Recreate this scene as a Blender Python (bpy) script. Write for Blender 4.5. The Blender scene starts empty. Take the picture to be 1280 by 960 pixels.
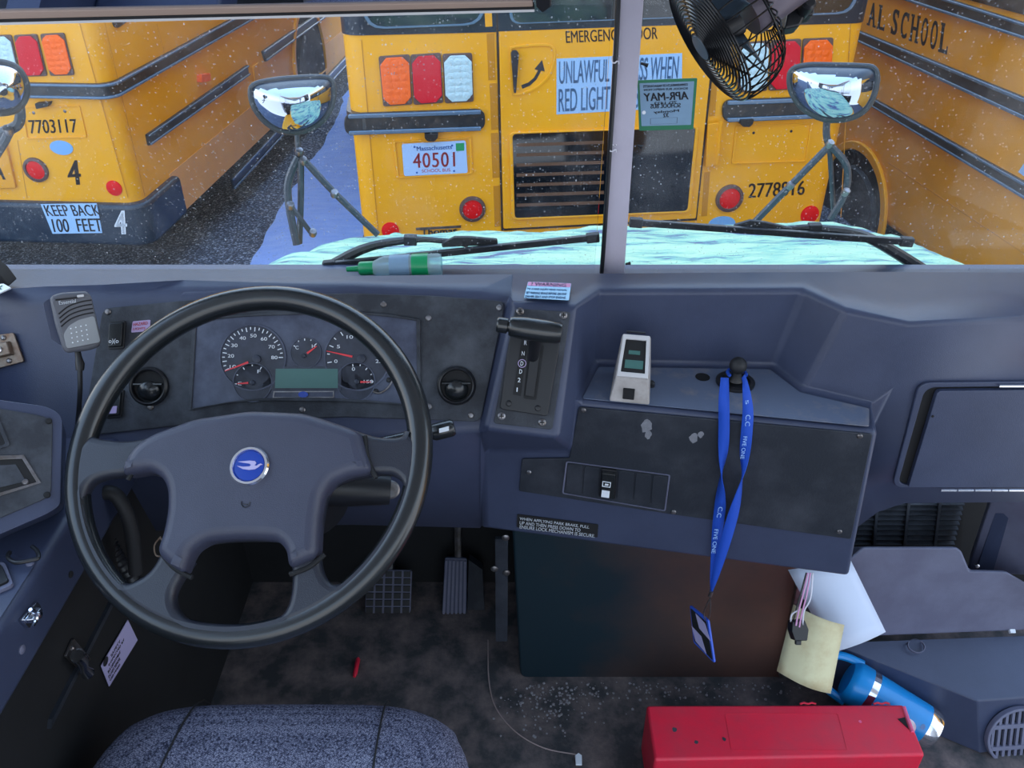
import bpy, bmesh, math, random
from mathutils import Vector, Matrix
random.seed(7)
sc = bpy.context.scene
COL = sc.collection
sc.view_settings.view_transform = 'Standard'
sc.view_settings.look = 'None'
sc.view_settings.exposure = 0.0
sc.view_settings.gamma = 1.0
sc.view_settings.use_curve_mapping = False
sc.cycles.use_denoising = True
sc.cycles.max_bounces = 8
sc.cycles.transparent_max_bounces = 16

# ------------------------------------------------------------------ camera
FPX = 1050.0
TH = math.radians(33.3)
EYE = Vector((0, 0, 1.5))
FW = Vector((0, math.cos(TH), -math.sin(TH)))
UPV = Vector((0, math.sin(TH), math.cos(TH)))
RT = Vector((1, 0, 0))
cam = bpy.data.cameras.new('camera')
cam.sensor_width = 36
cam.lens = FPX / 1280 * 36
cam.clip_start = 0.01
cam.clip_end = 200
camo = bpy.data.objects.new('camera', cam)
COL.objects.link(camo)
camo.location = EYE
camo.rotation_euler = (math.radians(90) - TH, 0, 0)
sc.camera = camo


def ray(x, y):
    return FW + RT * ((x - 640) / FPX) + UPV * ((480 - y) / FPX)


def V(x, y, z=None, Y=None, X=None, d=None, pl=None):
    """real-world point seen at a photo position, on a known level / plane"""
    r = ray(x, y)
    if pl is not None:
        t = (pl.o - EYE).dot(pl.n) / r.dot(pl.n)
    elif z is not None:
        t = (z - EYE.z) / r.z
    elif Y is not None:
        t = (Y - EYE.y) / r.y
    elif X is not None:
        t = (X - EYE.x) / r.x
    else:
        t = d
    return EYE + r * t


class Plane:
    def __init__(s, o, n, up=(0, 0, 1)):
        s.o = Vector(o)
        s.n = Vector(n).normalized()
        s.u = Vector(up).cross(s.n).normalized()
        s.v = s.n.cross(s.u).normalized()

    def uv(s, x, y):
        d = V(x, y, pl=s) - s.o
        return (d.dot(s.u), d.dot(s.v))

    def w(s, a, b, h=0.0):
        return s.o + s.u * a + s.v * b + s.n * h

    def P(s, pts):
        return [s.uv(*p) for p in pts]

    def lift(s, h):
        q = Plane(s.o + s.n * h, s.n)
        q.u, q.v = s.u, s.v
        return q


# ------------------------------------------------------------------ materials
def lin(c):
    return tuple((v / 255 / 12.92 if v / 255 <= 0.04045 else ((v / 255 + 0.055) / 1.055) ** 2.4) for v in c)


def mat(name, rgb, rough=0.5, metal=0.0, bump=0.0, bscale=200.0, var=0.0, vscale=8.0, rgb2=None, spec=0.5, coat=0.0, thr=None, stretch=None, dist=0.002):
    """procedural: base colour with noise-driven wear toward rgb2, noise bump"""
    m = bpy.data.materials.new(name)
    m.use_nodes = True
    nt = m.node_tree
    b = nt.nodes['Principled BSDF']
    c = (*lin(rgb), 1)
    b.inputs['Base Color'].default_value = c
    b.inputs['Roughness'].default_value = rough
    b.inputs['Metallic'].default_value = metal
    b.inputs['Specular IOR Level'].default_value = spec
    b.inputs['Coat Weight'].default_value = coat
    tc = nt.nodes.new('ShaderNodeTexCoord')
    src = tc.outputs['Object']
    if stretch:
        mp = nt.nodes.new('ShaderNodeMapping')
        mp.inputs['Scale'].default_value = stretch
        nt.links.new(src, mp.inputs['Vector'])
        src = mp.outputs['Vector']
    if var > 0 or rgb2:
        n = nt.nodes.new('ShaderNodeTexNoise')
        n.inputs['Scale'].default_value = vscale
        n.inputs['Detail'].default_value = 8
        n.inputs['Roughness'].default_value = 0.65
        nt.links.new(src, n.inputs['Vector'])
        r = nt.nodes.new('ShaderNodeValToRGB')
        lo, hi = thr or (0.35, 0.75)
        r.color_ramp.elements[0].position = lo
        r.color_ramp.elements[1].position = hi
        r.color_ramp.elements[0].color = c
        c2 = lin(rgb2) if rgb2 else tuple(min(1, v * (1 + var) + 0.01 * var) for v in c[:3])
        r.color_ramp.elements[1].color = (*c2, 1)
        nt.links.new(n.outputs['Fac'], r.inputs['Fac'])
        nt.links.new(r.outputs['Color'], b.inputs['Base Color'])
    if bump > 0:
        n2 = nt.nodes.new('ShaderNodeTexNoise')
        n2.inputs['Scale'].default_value = bscale
        n2.inputs['Detail'].default_value = 3
        nt.links.new(src, n2.inputs['Vector'])
        bp = nt.nodes.new('ShaderNodeBump')
        bp.inputs['Strength'].default_value = bump
        bp.inputs['Distance'].default_value = dist
        nt.links.new(n2.outputs['Fac'], bp.inputs['Height'])
        nt.links.new(bp.outputs['Normal'], b.inputs['Normal'])
    return m


M = {}
M['dash'] = mat('dash_plastic', (54, 62, 86), 0.42, bump=0.16, bscale=800, var=0.25, vscale=9)
M['dash2'] = mat('grey_plastic', (96, 98, 120), 0.55, bump=0.15, bscale=800, rgb2=(112, 116, 138), vscale=12, thr=(0.4, 0.8))
M['panel'] = mat('black_panel', (38, 43, 52), 0.62, bump=0.3, bscale=300, rgb2=(84, 90, 100), vscale=14, thr=(0.42, 0.82))
M['panel2'] = mat('console_panel', (26, 33, 44), 0.6, bump=0.2, bscale=300, rgb2=(62, 66, 76), vscale=10, thr=(0.45, 0.85))
M['clus'] = mat('cluster_face', (58, 64, 84), 0.4, rgb2=(96, 106, 130), vscale=18, thr=(0.4, 0.85), bump=0.1)
M['gauge'] = mat('gauge_face', (34, 40, 54), 0.45, rgb2=(60, 66, 84), vscale=30)
M['black'] = mat('black_plastic', (20, 22, 27), 0.4, var=0.3)
M['blackm'] = mat('black_matte', (12, 14, 18), 0.75, var=0.4)
M['rim'] = mat('wheel_rim', (24, 28, 31), 0.24, bump=0.03, bscale=500, var=0.2, spec=0.7)
M['spoke'] = mat('wheel_spoke', (38, 41, 51), 0.34, bump=0.22, bscale=800, var=0.2, vscale=12)
M['pad'] = mat('wheel_pad', (56, 59, 76), 0.42, bump=0.22, bscale=800, var=0.2, vscale=10)
M['chrome'] = mat('chrome', (225, 228, 235), 0.12, 1.0, var=0.1)
M['steel'] = mat('dull_steel', (150, 150, 155), 0.35, 0.9, rgb2=(95, 85, 75), vscale=40)
M['bronze'] = mat('worn_latch_metal', (140, 130, 118), 0.45, 0.6, rgb2=(110, 78, 58), vscale=60)
M['alu'] = mat('worn_shelf', (92, 104, 128), 0.5, 0.0, rgb2=(150, 140, 132), vscale=16, thr=(0.5, 0.85), bump=0.15)
M['white'] = mat('white_print', (225, 232, 240), 0.5, var=0.05)
M['mirf'] = mat('mirror_frame_tan', (150, 130, 118), 0.5, var=0.1)
M['stripe'] = mat('brown_reflection', (96, 70, 52), 0.6, var=0.2)
M['scrape'] = mat('scraped_floor', (150, 134, 132), 0.8, var=0.2)
M['mic'] = mat('mic_grey', (86, 88, 96), 0.5, var=0.1)
M['offw'] = mat('beige_plastic', (196, 196, 198), 0.5, var=0.1)
M['beige2'] = mat('device_plastic', (178, 174, 174), 0.55, rgb2=(140, 134, 128), vscale=30)
M['red'] = mat('needle_red', (225, 60, 70), 0.5)
M['redbox'] = mat('red_plastic', (228, 36, 66), 0.42, bump=0.15, bscale=260, rgb2=(200, 60, 78), vscale=14, thr=(0.4, 0.8))
M['pink'] = mat('torn_plastic', (240, 110, 150), 0.6)
M['lcd'] = mat('lcd_green', (62, 104, 100), 0.35, var=0.2)
M['blue'] = mat('emblem_blue', (22, 62, 160), 0.25)
M['scuff'] = mat('pale_scuff', (112, 114, 122), 0.8, var=0.4, vscale=120)
M['lanp'] = mat('lanyard_print', (150, 188, 240), 0.7)
M['lan'] = mat('lanyard_blue', (16, 74, 186), 0.7, bump=0.3, bscale=900, var=0.1)
M['lan2'] = mat('badge_blue', (52, 92, 205), 0.35)
M['sky'] = mat('sticker_cyan', (150, 200, 232), 0.5, var=0.1)
M['pinkst'] = mat('sticker_pink', (205, 130, 178), 0.5)
M['lav'] = mat('sticker_lavender', (176, 158, 200), 0.5, var=0.1)
M['ink'] = mat('dark_ink', (38, 40, 48), 0.6)
M['inkb'] = mat('brown_black_ink', (48, 34, 26), 0.6)
M['inkg'] = mat('grey_blue_ink', (96, 136, 184), 0.6)
M['inkr'] = mat('plate_red', (180, 62, 70), 0.5)
M['inkn'] = mat('plate_blue', (30, 92, 175), 0.5)
M['green'] = mat('sticker_green', (38, 112, 80), 0.5, var=0.15)
M['gtag'] = mat('tag_green', (20, 150, 90), 0.5)
M['stk'] = mat('sticker_greyblue', (118, 150, 178), 0.5, var=0.1, vscale=60)
M['fabric'] = None
M['mud'] = mat('dark_floor', (52, 54, 58), 0.75, bump=0.5, bscale=160, rgb2=(136, 120, 117), vscale=15, thr=(0.40, 0.82))
M['engine'] = mat('engine_cover_black', (24, 40, 50), 0.45, bump=0.12, bscale=90, rgb2=(84, 62, 56), vscale=2.0, thr=(0.42, 0.68))
M['paper'] = mat('white_paper', (206, 216, 236), 0.8, var=0.05)
M['paper2'] = mat('yellowed_paper', (212, 206, 168), 0.85, rgb2=(170, 138, 92), vscale=9, thr=(0.45, 0.8))
M['cyan'] = mat('tumbler_blue', (0, 140, 215), 0.35, coat=0.3)
M['teal'] = mat('tumbler_lid_teal', (22, 120, 150), 0.4)
M['yel'] = mat('school_bus_yellow', (246, 176, 24), 0.38, rgb2=(236, 164, 28), vscale=2.0, spec=0.4, bump=0.02, bscale=8)
M['yel2'] = mat('bus_yellow_dusty', (238, 164, 26), 0.5, rgb2=(218, 150, 38), vscale=3.0, spec=0.3)
M['salt'] = mat('salt_dusted_yellow', (238, 184, 112), 0.75, rgb2=(226, 174, 120), vscale=5.0)
M['yeldk'] = mat('door_seam_yellow', (196, 132, 18), 0.5)
M['rail'] = mat('rub_rail_black', (22, 34, 44), 0.32, rgb2=(74, 66, 60), vscale=30, thr=(0.5, 0.8), spec=0.6)
M['railrib'] = mat('rub_rail_rib', (82, 112, 140), 0.22, spec=0.9)
M['band'] = mat('black_window_paint', (8, 32, 52), 0.28, spec=0.5, rgb2=(50, 60, 74), vscale=120, thr=(0.66, 0.72))
M['rubber'] = mat('rubber', (26, 28, 32), 0.6, var=0.2)
M['tyre'] = mat('tyre_dark', (34, 40, 48), 0.8, rgb2=(70, 76, 84), vscale=20, thr=(0.5, 0.8))
M['bumper'] = mat('black_bumper', (24, 42, 60), 0.35, rgb2=(60, 72, 86), vscale=18, thr=(0.5, 0.8))
M['lamb'] = mat('amber_lens', (255, 104, 0), 0.4, bump=0.5, bscale=60, dist=0.01, spec=0.3)
M['lred'] = mat('red_lens', (212, 4, 38), 0.45, bump=0.3, bscale=120, spec=0.25)
M['lred2'] = mat('red_round_lens', (225, 8, 14), 0.45, bump=0.4, bscale=90, spec=0.25)
M['lclr'] = mat('clear_lens', (188, 222, 235), 0.2, bump=0.4, bscale=70, dist=0.01, coat=0.4)
M['lhous'] = mat('lamp_housing', (88, 66, 62), 0.5, var=0.2)
M['oval'] = mat('oval_reflector', (120, 176, 230), 0.4)
M['plate'] = mat('plate_white', (168, 204, 250), 0.4)
M['signw'] = mat('reflective_white', (158, 200, 244), 0.45)
M['post'] = mat('post_grey', (178, 174, 190), 0.5, bump=0.1, bscale=300, var=0.1)
M['mirfr'] = mat('mirror_frame', (44, 50, 56), 0.45, var=0.2)
M['strut'] = mat('mirror_strut', (66, 74, 84), 0.4, 0.3, rgb2=(150, 140, 135), vscale=60, thr=(0.6, 0.75))
M['mirror'] = mat('mirror_glass', (186, 196, 214), 0.02, 1.0)
M['glassd'] = mat('dark_bus_glass', (10, 18, 26), 0.06, spec=0.8, rgb2=(60, 74, 88), vscale=300, thr=(0.7, 0.74))
M['card'] = mat('pale_card', (176, 170, 212), 0.7)
M['wire'] = mat('fan_wire', (20, 21, 24), 0.3, 0.4)
M['fanb'] = mat('fan_blade', (58, 72, 86), 0.35)
M['fanm'] = mat('fan_motor', (92, 84, 96), 0.4, 0.2)
M['bottle'] = mat('bottle_green', (24, 150, 96), 0.3)
M['wpink'] = mat('wire_pink', (205, 150, 190), 0.5)
M['wwht'] = mat('wire_white', (215, 215, 225), 0.5)


def custom(name):
    m = bpy.data.materials.new(name)
    m.use_nodes = True
    nt = m.node_tree
    nt.nodes.clear()
    out = nt.nodes.new('ShaderNodeOutputMaterial')
    return m, nt, out


def N(nt, kind, **kw):
    n = nt.nodes.new(kind)
    for k, v in kw.items():
        n.inputs[k.replace('_', ' ')].default_value = v
    return n


def ramp(nt, src, stops):
    r = nt.nodes.new('ShaderNodeValToRGB')
    e = r.color_ramp.elements
    while len(e) < len(stops):
        e.new(0.5)
    for el, (p, c) in zip(e, stops):
        el.position = p
        el.color = (*c, 1)
    nt.links.new(src, r.inputs['Fac'])
    return r


def fabric_mat():
    m, nt, out = custom('woven_seat_fabric')
    b = nt.nodes.new('ShaderNodeBsdfPrincipled')
    b.inputs['Roughness'].default_value = 0.95
    b.inputs['Specular IOR Level'].default_value = 0.1
    tc = nt.nodes.new('ShaderNodeTexCoord')
    mp = nt.nodes.new('ShaderNodeMapping')
    mp.inputs['Scale'].default_value = (1, 1.0, 0.6)
    mp.inputs['Rotation'].default_value = (0, 0, 0.5)
    nt.links.new(tc.outputs['Object'], mp.inputs['Vector'])
    v = N(nt, 'ShaderNodeTexVoronoi', Scale=400.0, Randomness=0.6)
    nt.links.new(mp.outputs['Vector'], v.inputs['Vector'])
    n = N(nt, 'ShaderNodeTexNoise', Scale=300.0, Detail=3.0)
    nt.links.new(mp.outputs['Vector'], n.inputs['Vector'])
    mx = nt.nodes.new('ShaderNodeMath')
    mx.operation = 'MULTIPLY'
    nt.links.new(v.outputs['Distance'], mx.inputs[0])
    nt.links.new(n.outputs['Fac'], mx.inputs[1])
    r = ramp(nt, mx.outputs[0], [(0.05, lin((176, 178, 198))), (0.2, lin((118, 122, 146))), (0.42, lin((50, 54, 74)))])
    big = N(nt, 'ShaderNodeTexNoise', Scale=7.0, Detail=4.0)
    nt.links.new(tc.outputs['Object'], big.inputs['Vector'])
    br = ramp(nt, big.outputs['Fac'], [(0.35, (0.72, 0.72, 0.75)), (0.65, (1, 1, 1))])
    mm = nt.nodes.new('ShaderNodeMixRGB')
    mm.blend_type = 'MULTIPLY'
    mm.inputs[0].default_value = 1
    nt.links.new(r.outputs[0], mm.inputs[1])
    nt.links.new(br.outputs[0], mm.inputs[2])
    nt.links.new(mm.outputs[0], b.inputs['Base Color'])
    bp = N(nt, 'ShaderNodeBump', Strength=0.6, Distance=0.002)
    bp.invert = True
    nt.links.new(mx.outputs[0], bp.inputs['Height'])
    nt.links.new(bp.outputs[0], b.inputs['Normal'])
    nt.links.new(b.outputs[0], out.inputs[0])
    return m


def asphalt_mat():
    m, nt, out = custom('asphalt')
    b = nt.nodes.new('ShaderNodeBsdfPrincipled')
    b.inputs['Roughness'].default_value = 0.85
    tc = nt.nodes.new('ShaderNodeTexCoord')
    v = N(nt, 'ShaderNodeTexVoronoi', Scale=55.0)
    nt.links.new(tc.outputs['Object'], v.inputs['Vector'])
    n = N(nt, 'ShaderNodeTexNoise', Scale=70.0, Detail=6.0)
    nt.links.new(tc.outputs['Object'], n.inputs['Vector'])
    r = ramp(nt, n.outputs['Fac'], [(0.4, lin((40, 50, 66))), (0.56, lin((72, 86, 108))), (0.66, lin((170, 184, 205)))])
    nt.links.new(r.outputs[0], b.inputs['Base Color'])
    bp = N(nt, 'ShaderNodeBump', Strength=0.5, Distance=0.01)
    nt.links.new(v.outputs['Distance'], bp.inputs['Height'])
    nt.links.new(bp.outputs[0], b.inputs['Normal'])
    nt.links.new(b.outputs[0], out.inputs[0])
    return m


def snow_mat(name, c1, c2, patch):
    """packed snow; melted streaks bare the dark surface under it"""
    m, nt, out = custom(name)
    b = nt.nodes.new('ShaderNodeBsdfPrincipled')
    b.inputs['Roughness'].default_value = 0.7
    tc = nt.nodes.new('ShaderNodeTexCoord')
    mp = nt.nodes.new('ShaderNodeMapping')
    mp.inputs['Scale'].default_value = (1.8, 5.5, 1.0)
    mp.inputs['Rotation'].default_value = (0, 0, 0.12)
    nt.links.new(tc.outputs['Object'], mp.inputs['Vector'])
    n = N(nt, 'ShaderNodeTexNoise', Scale=2.6, Detail=9.0, Roughness=0.68)
    nt.links.new(mp.outputs['Vector'], n.inputs['Vector'])
    if patch:
        r = ramp(nt, n.outputs['Fac'], [(0.37, lin((96, 100, 128))), (0.42, lin((100, 124, 150))), (0.46, lin(c2)), (0.56, lin(c1))])
    else:
        r = ramp(nt, n.outputs['Fac'], [(0.3, lin(c2)), (0.7, lin(c1))])
    nt.links.new(r.outputs[0], b.inputs['Base Color'])
    n2 = N(nt, 'ShaderNodeTexNoise', Scale=60.0, Detail=5.0)
    nt.links.new(tc.outputs['Object'], n2.inputs['Vector'])
    bp = N(nt, 'ShaderNodeBump', Strength=0.5, Distance=0.01)
    nt.links.new(n2.outputs['Fac'], bp.inputs['Height'])
    nt.links.new(bp.outputs[0], b.inputs['Normal'])
    nt.links.new(b.outputs[0], out.inputs[0])
    return m


def windshield_mat():
    """clear pane with salt specks and a thin dusty film"""
    m, nt, out = custom('dirty_windshield_glass')
    tr = nt.nodes.new('ShaderNodeBsdfTransparent')
    tr.inputs[0].default_value = (0.97, 0.99, 1.0, 1)
    gl = nt.nodes.new('ShaderNodeBsdfGlossy')
    gl.inputs['Roughness'].default_value = 0.02
    df = nt.nodes.new('ShaderNodeBsdfDiffuse')
    df.inputs[0].default_value = (0.85, 0.9, 0.98, 1)
    fr = N(nt, 'ShaderNodeFresnel', IOR=1.25)
    mx = nt.nodes.new('ShaderNodeMixShader')
    nt.links.new(fr.outputs[0], mx.inputs[0])
    nt.links.new(tr.outputs[0], mx.inputs[1])
    nt.links.new(gl.outputs[0], mx.inputs[2])
    tc = nt.nodes.new('ShaderNodeTexCoord')
    v = N(nt, 'ShaderNodeTexVoronoi', Scale=90.0)
    nt.links.new(tc.outputs['Object'], v.inputs['Vector'])
    sp = N(nt, 'ShaderNodeSeparateXYZ')
    nt.links.new(v.outputs['Color'], sp.inputs[0])
    # each cell has its own speck size; most have none
    ma = nt.nodes.new('ShaderNodeMath')
    ma.operation = 'MULTIPLY_ADD'
    ma.inputs[1].default_value = 0.5
    ma.inputs[2].default_value = -0.372
    nt.links.new(sp.outputs[0], ma.inputs[0])
    lt = nt.nodes.new('ShaderNodeMath')
    lt.operation = 'LESS_THAN'
    nt.links.new(v.outputs['Distance'], lt.inputs[0])
    nt.links.new(ma.outputs[0], lt.inputs[1])
    vb = N(nt, 'ShaderNodeTexVoronoi', Scale=230.0)
    nt.links.new(tc.outputs['Object'], vb.inputs['Vector'])
    sb = nt.nodes.new('ShaderNodeSeparateXYZ')
    nt.links.new(vb.outputs['Color'], sb.inputs[0])
    mb = nt.nodes.new('ShaderNodeMath')
    mb.operation = 'MULTIPLY_ADD'
    mb.inputs[1].default_value = 0.9
    mb.inputs[2].default_value = -0.58
    nt.links.new(sb.outputs[0], mb.inputs[0])
    lb2 = nt.nodes.new('ShaderNodeMath')
    lb2.operation = 'LESS_THAN'
    nt.links.new(vb.outputs['Distance'], lb2.inputs[0])
    nt.links.new(mb.outputs[0], lb2.inputs[1])
    mxm = nt.nodes.new('ShaderNodeMath')
    mxm.operation = 'MAXIMUM'
    hb2 = nt.nodes.new('ShaderNodeMath')
    hb2.operation = 'MULTIPLY'
    hb2.inputs[1].default_value = 0.42
    nt.links.new(lb2.outputs[0], hb2.inputs[0])
    nt.links.new(lt.outputs[0], mxm.inputs[0])
    nt.links.new(hb2.outputs[0], mxm.inputs[1])
    lt = mxm
    n = N(nt, 'ShaderNodeTexNoise', Scale=6.0, Detail=8.0, Roughness=0.7)
    nt.links.new(tc.outputs['Object'], n.inputs['Vector'])
    film = ramp(nt, n.outputs['Fac'], [(0.45, (0.004,) * 3), (0.85, (0.07,) * 3)])
    m1 = nt.nodes.new('ShaderNodeMath')
    m1.operation = 'MULTIPLY_ADD'
    m1.inputs[1].default_value = 0.55
    nt.links.new(lt.outputs[0], m1.inputs[0])
    nt.links.new(film.outputs[0], m1.inputs[2])
    m2 = nt.nodes.new('ShaderNodeMixShader')
    nt.links.new(m1.outputs[0], m2.inputs[0])
    nt.links.new(mx.outputs[0], m2.inputs[1])
    nt.links.new(df.outputs[0], m2.inputs[2])
    nt.links.new(m2.outputs[0], out.inputs[0])
    return m


def clear_mat(name, tint, fac=0.25):
    m, nt, out = custom(name)
    tr = nt.nodes.new('ShaderNodeBsdfTransparent')
    tr.inputs[0].default_value = (*lin(tint), 1)
    b = nt.nodes.new('ShaderNodeBsdfPrincipled')
    b.inputs['Base Color'].default_value = (*lin(tint), 1)
    b.inputs['Roughness'].default_value = 0.15
    mx = N(nt, 'ShaderNodeMixShader', Fac=fac)
    nt.links.new(tr.outputs[0], mx.inputs[1])
    nt.links.new(b.outputs[0], mx.inputs[2])
    nt.links.new(mx.outputs[0], out.inputs[0])
    return m


def engine_cover_mat():
    """black cover, teal-black, turning brown toward its right half"""
    m, nt, out = custom('engine_cover_black')
    b = nt.nodes.new('ShaderNodeBsdfPrincipled')
    b.inputs['Roughness'].default_value = 0.45
    tc = nt.nodes.new('ShaderNodeTexCoord')
    sx = nt.nodes.new('ShaderNodeSeparateXYZ')
    nt.links.new(tc.outputs['Object'], sx.inputs[0])
    n = N(nt, 'ShaderNodeTexNoise', Scale=5.0, Detail=7.0, Roughness=0.65)
    nt.links.new(tc.outputs['Object'], n.inputs['Vector'])
    ma = nt.nodes.new('ShaderNodeMath')
    ma.operation = 'MULTIPLY_ADD'
    ma.inputs[1].default_value = 0.55
    nt.links.new(n.outputs['Fac'], ma.inputs[0])
    nt.links.new(sx.outputs[0], ma.inputs[2])
    r = ramp(nt, ma.outputs[0], [(0.2, lin((18, 38, 48))), (0.48, lin((74, 58, 54))), (0.62, lin((92, 66, 58)))])
    nt.links.new(r.outputs[0], b.inputs['Base Color'])
    nt.links.new(b.outputs[0], out.inputs[0])
    return m


M['engine'] = engine_cover_mat()
M['fabric'] = fabric_mat()
M['asphalt'] = asphalt_mat()
M['snowh'] = snow_mat('hood_snow', (184, 218, 182), (138, 194, 172), True)
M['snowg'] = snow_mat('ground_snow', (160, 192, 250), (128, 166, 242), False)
M['glass'] = windshield_mat()
M['clear'] = clear_mat('clear_bottle', (205, 232, 240), 0.35)

# ------------------------------------------------------------------ object helpers
BASE = {}


def tag(o, label=None, cat=None, group=None, kind=None):
    if label:
        o['label'] = label
    if cat:
        o['category'] = cat
    if group:
        o['group'] = group
    if kind:
        o['kind'] = kind
    return o


def thing(name, label, cat, loc, group=None):
    o = bpy.data.objects.new(name, None)
    o.empty_display_size = 0.05
    COL.objects.link(o)
    o.location = loc
    BASE[o.name] = Vector(loc)
    return tag(o, label, cat, group)


def link(name, me, material, parent=None, base=None, bevel=0.0, seg=2, smooth=35, subsurf=0, solid=0.0, label=None, first='solid'):
    """one mesh object; world-space verts are moved under the base of its thing"""
    b = BASE[parent.name] if parent is not None else Vector(base if base is not None else (0, 0, 0))
    me.transform(Matrix.Translation(-b))
    o = bpy.data.objects.new(name, me)
    COL.objects.link(o)
    BASE[o.name] = b
    if parent is not None:
        o.parent = parent
    else:
        o.location = b
    if material is not None:
        me.materials.append(material)
    if smooth:
        for p in me.polygons:
            p.use_smooth = True
        me.set_sharp_from_angle(angle=math.radians(smooth))
    if solid and first == 'solid':
        s = o.modifiers.new('thick', 'SOLIDIFY')
        s.thickness = solid
        s.offset = -1
    if bevel:
        m = o.modifiers.new('bevel', 'BEVEL')
        m.width = bevel
        m.segments = seg
        m.limit_method = 'ANGLE'
        m.angle_limit = math.radians(28)
        m.harden_normals = True
        for p in me.polygons:
            p.use_smooth = True
    if solid and first != 'solid':
        s = o.modifiers.new('thick', 'SOLIDIFY')
        s.thickness = solid
        s.offset = -1
    if subsurf:
        m = o.modifiers.new('sub', 'SUBSURF')
        m.levels = m.render_levels = subsurf
    if label:
        o['label'] = label
    return o


class MB:
    """collects shapes for ONE mesh"""
    def __init__(s):
        s.bm = bmesh.new()

    def build(s, name, material, parent=None, base=None, **kw):
        me = bpy.data.meshes.new(name)
        bmesh.ops.recalc_face_normals(s.bm, faces=s.bm.faces[:])
        s.bm.to_mesh(me)
        s.bm.free()
        return link(name, me, material, parent, base, **kw)

    def prism(s, pts, vec):
        """closed solid: polygon (3-D) pushed along vec"""
        vec = Vector(vec)
        a = [s.bm.verts.new(p) for p in pts]
        b = [s.bm.verts.new(Vector(p) + vec) for p in pts]
        n = len(pts)
        s.bm.faces.new(a)
        s.bm.faces.new(b[::-1])
        for i in range(n):
            s.bm.faces.new((a[i], b[i], b[(i + 1) % n], a[(i + 1) % n]))
        return s

    def plate(s, pl, uv, h0, h1):
        return s.prism([pl.w(a, b, h0) for a, b in uv], pl.n * (h1 - h0))

    def frustum(s, pl, uv, h0, h1, k):
        """plate whose front face is scaled by k about its middle"""
        cx = sum(a for a, b in uv) / len(uv)
        cy = sum(b for a, b in uv) / len(uv)
        a = [s.bm.verts.new(pl.w(u, v, h0)) for u, v in uv]
        b = [s.bm.verts.new(pl.w(cx + (u - cx) * k, cy + (v - cy) * k, h1)) for u, v in uv]
        n = len(uv)
        s.bm.faces.new(a)
        s.bm.faces.new(b[::-1])
        for i in range(n):
            s.bm.faces.new((a[i], b[i], b[(i + 1) % n], a[(i + 1) % n]))
        return s

    def ring(s, pl, outer, inner, h0, h1):
        n = len(outer)
        L = [[s.bm.verts.new(pl.w(a, b, h)) for a, b in o] for o, h in ((outer, h0), (outer, h1), (inner, h1), (inner, h0))]
        for i in range(n):
            j = (i + 1) % n
            for k in range(4):
                A, B = L[k], L[(k + 1) % 4]
                s.bm.faces.new((A[i], A[j], B[j], B[i]))
        return s

    def box(s, c, ax, ay, az):
        c, ax, ay, az = map(Vector, (c, ax, ay, az))
        p = [c - ax - ay - az, c + ax - ay - az, c + ax + ay - az, c - ax + ay - az]
        return s.prism(p, az * 2)

    def bx(s, x0, x1, y0, y1, z0, z1):
        return s.box(((x0 + x1) / 2, (y0 + y1) / 2, (z0 + z1) / 2), ((x1 - x0) / 2, 0, 0), (0, (y1 - y0) / 2, 0), (0, 0, (z1 - z0) / 2))

    def tube(s, pts, r, seg=8, closed=False, caps=True):
        pts = [Vector(p) for p in pts]
        n = len(pts)
        rs = r if isinstance(r, (list, tuple)) else [r] * n
        rings = []
        prev = None
        for i, p in enumerate(pts):
            if closed:
                t = pts[(i + 1) % n] - pts[i - 1]
            else:
                t = pts[min(i + 1, n - 1)] - pts[max(i - 1, 0)]
            t.normalize()
            if prev is None:
                a = Vector((0, 0, 1)) if abs(t.z) < 0.9 else Vector((1, 0, 0))
                x = t.cross(a).normalized()
            else:
                x = (prev - t * prev.dot(t)).normalized()
            prev = x
            y = t.cross(x)
            rings.append([s.bm.verts.new(p + (x * math.cos(2 * math.pi * k / seg) + y * math.sin(2 * math.pi * k / seg)) * rs[i]) for k in range(seg)])
        m = n if closed else n - 1
        for i in range(m):
            A, B = rings[i], rings[(i + 1) % n]
            for k in range(seg):
                s.bm.faces.new((A[k], A[(k + 1) % seg], B[(k + 1) % seg], B[k]))
        if caps and not closed:
            s.bm.faces.new(rings[0][::-1])
            s.bm.faces.new(rings[-1])
        return s

    def lathe(s, c, axis, prof, seg=24, ux=None):
        """prof: list of (radius, height along axis)"""
        c = Vector(c)
        axis = Vector(axis).normalized()
        a = Vector((0, 0, 1)) if abs(axis.z) < 0.9 else Vector((1, 0, 0))
        x = Vector(ux).normalized() if ux is not None else axis.cross(a).normalized()
        y = axis.cross(x)
        rings = []
        for r, h in prof:
            if r < 1e-7:
                rings.append([s.bm.verts.new(c + axis * h)])
            else:
                rings.append([s.bm.verts.new(c + axis * h + (x * math.cos(2 * math.pi * k / seg) + y * math.sin(2 * math.pi * k / seg)) * r) for k in range(seg)])
        for A, B in zip(rings, rings[1:]):
            for k in range(seg):
                k2 = (k + 1) % seg
                if len(A) == 1 and len(B) == 1:
                    continue
                if len(A) == 1:
                    s.bm.faces.new((A[0], B[k2], B[k]))
                elif len(B) == 1:
                    s.bm.faces.new((A[k], A[k2], B[0]))
                else:
                    s.bm.faces.new((A[k], A[k2], B[k2], B[k]))
        for R in (rings[0], rings[-1]):
            if len(R) > 2:
                s.bm.faces.new(R)
        return s

    def grid(s, rows):
        """open sheet from rows of 3-D points"""
        vs = [[s.bm.verts.new(p) for p in r] for r in rows]
        for A, B in zip(vs, vs[1:]):
            for k in range(len(A) - 1):
                s.bm.faces.new((A[k], A[k + 1], B[k + 1], B[k]))
        return s


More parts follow.
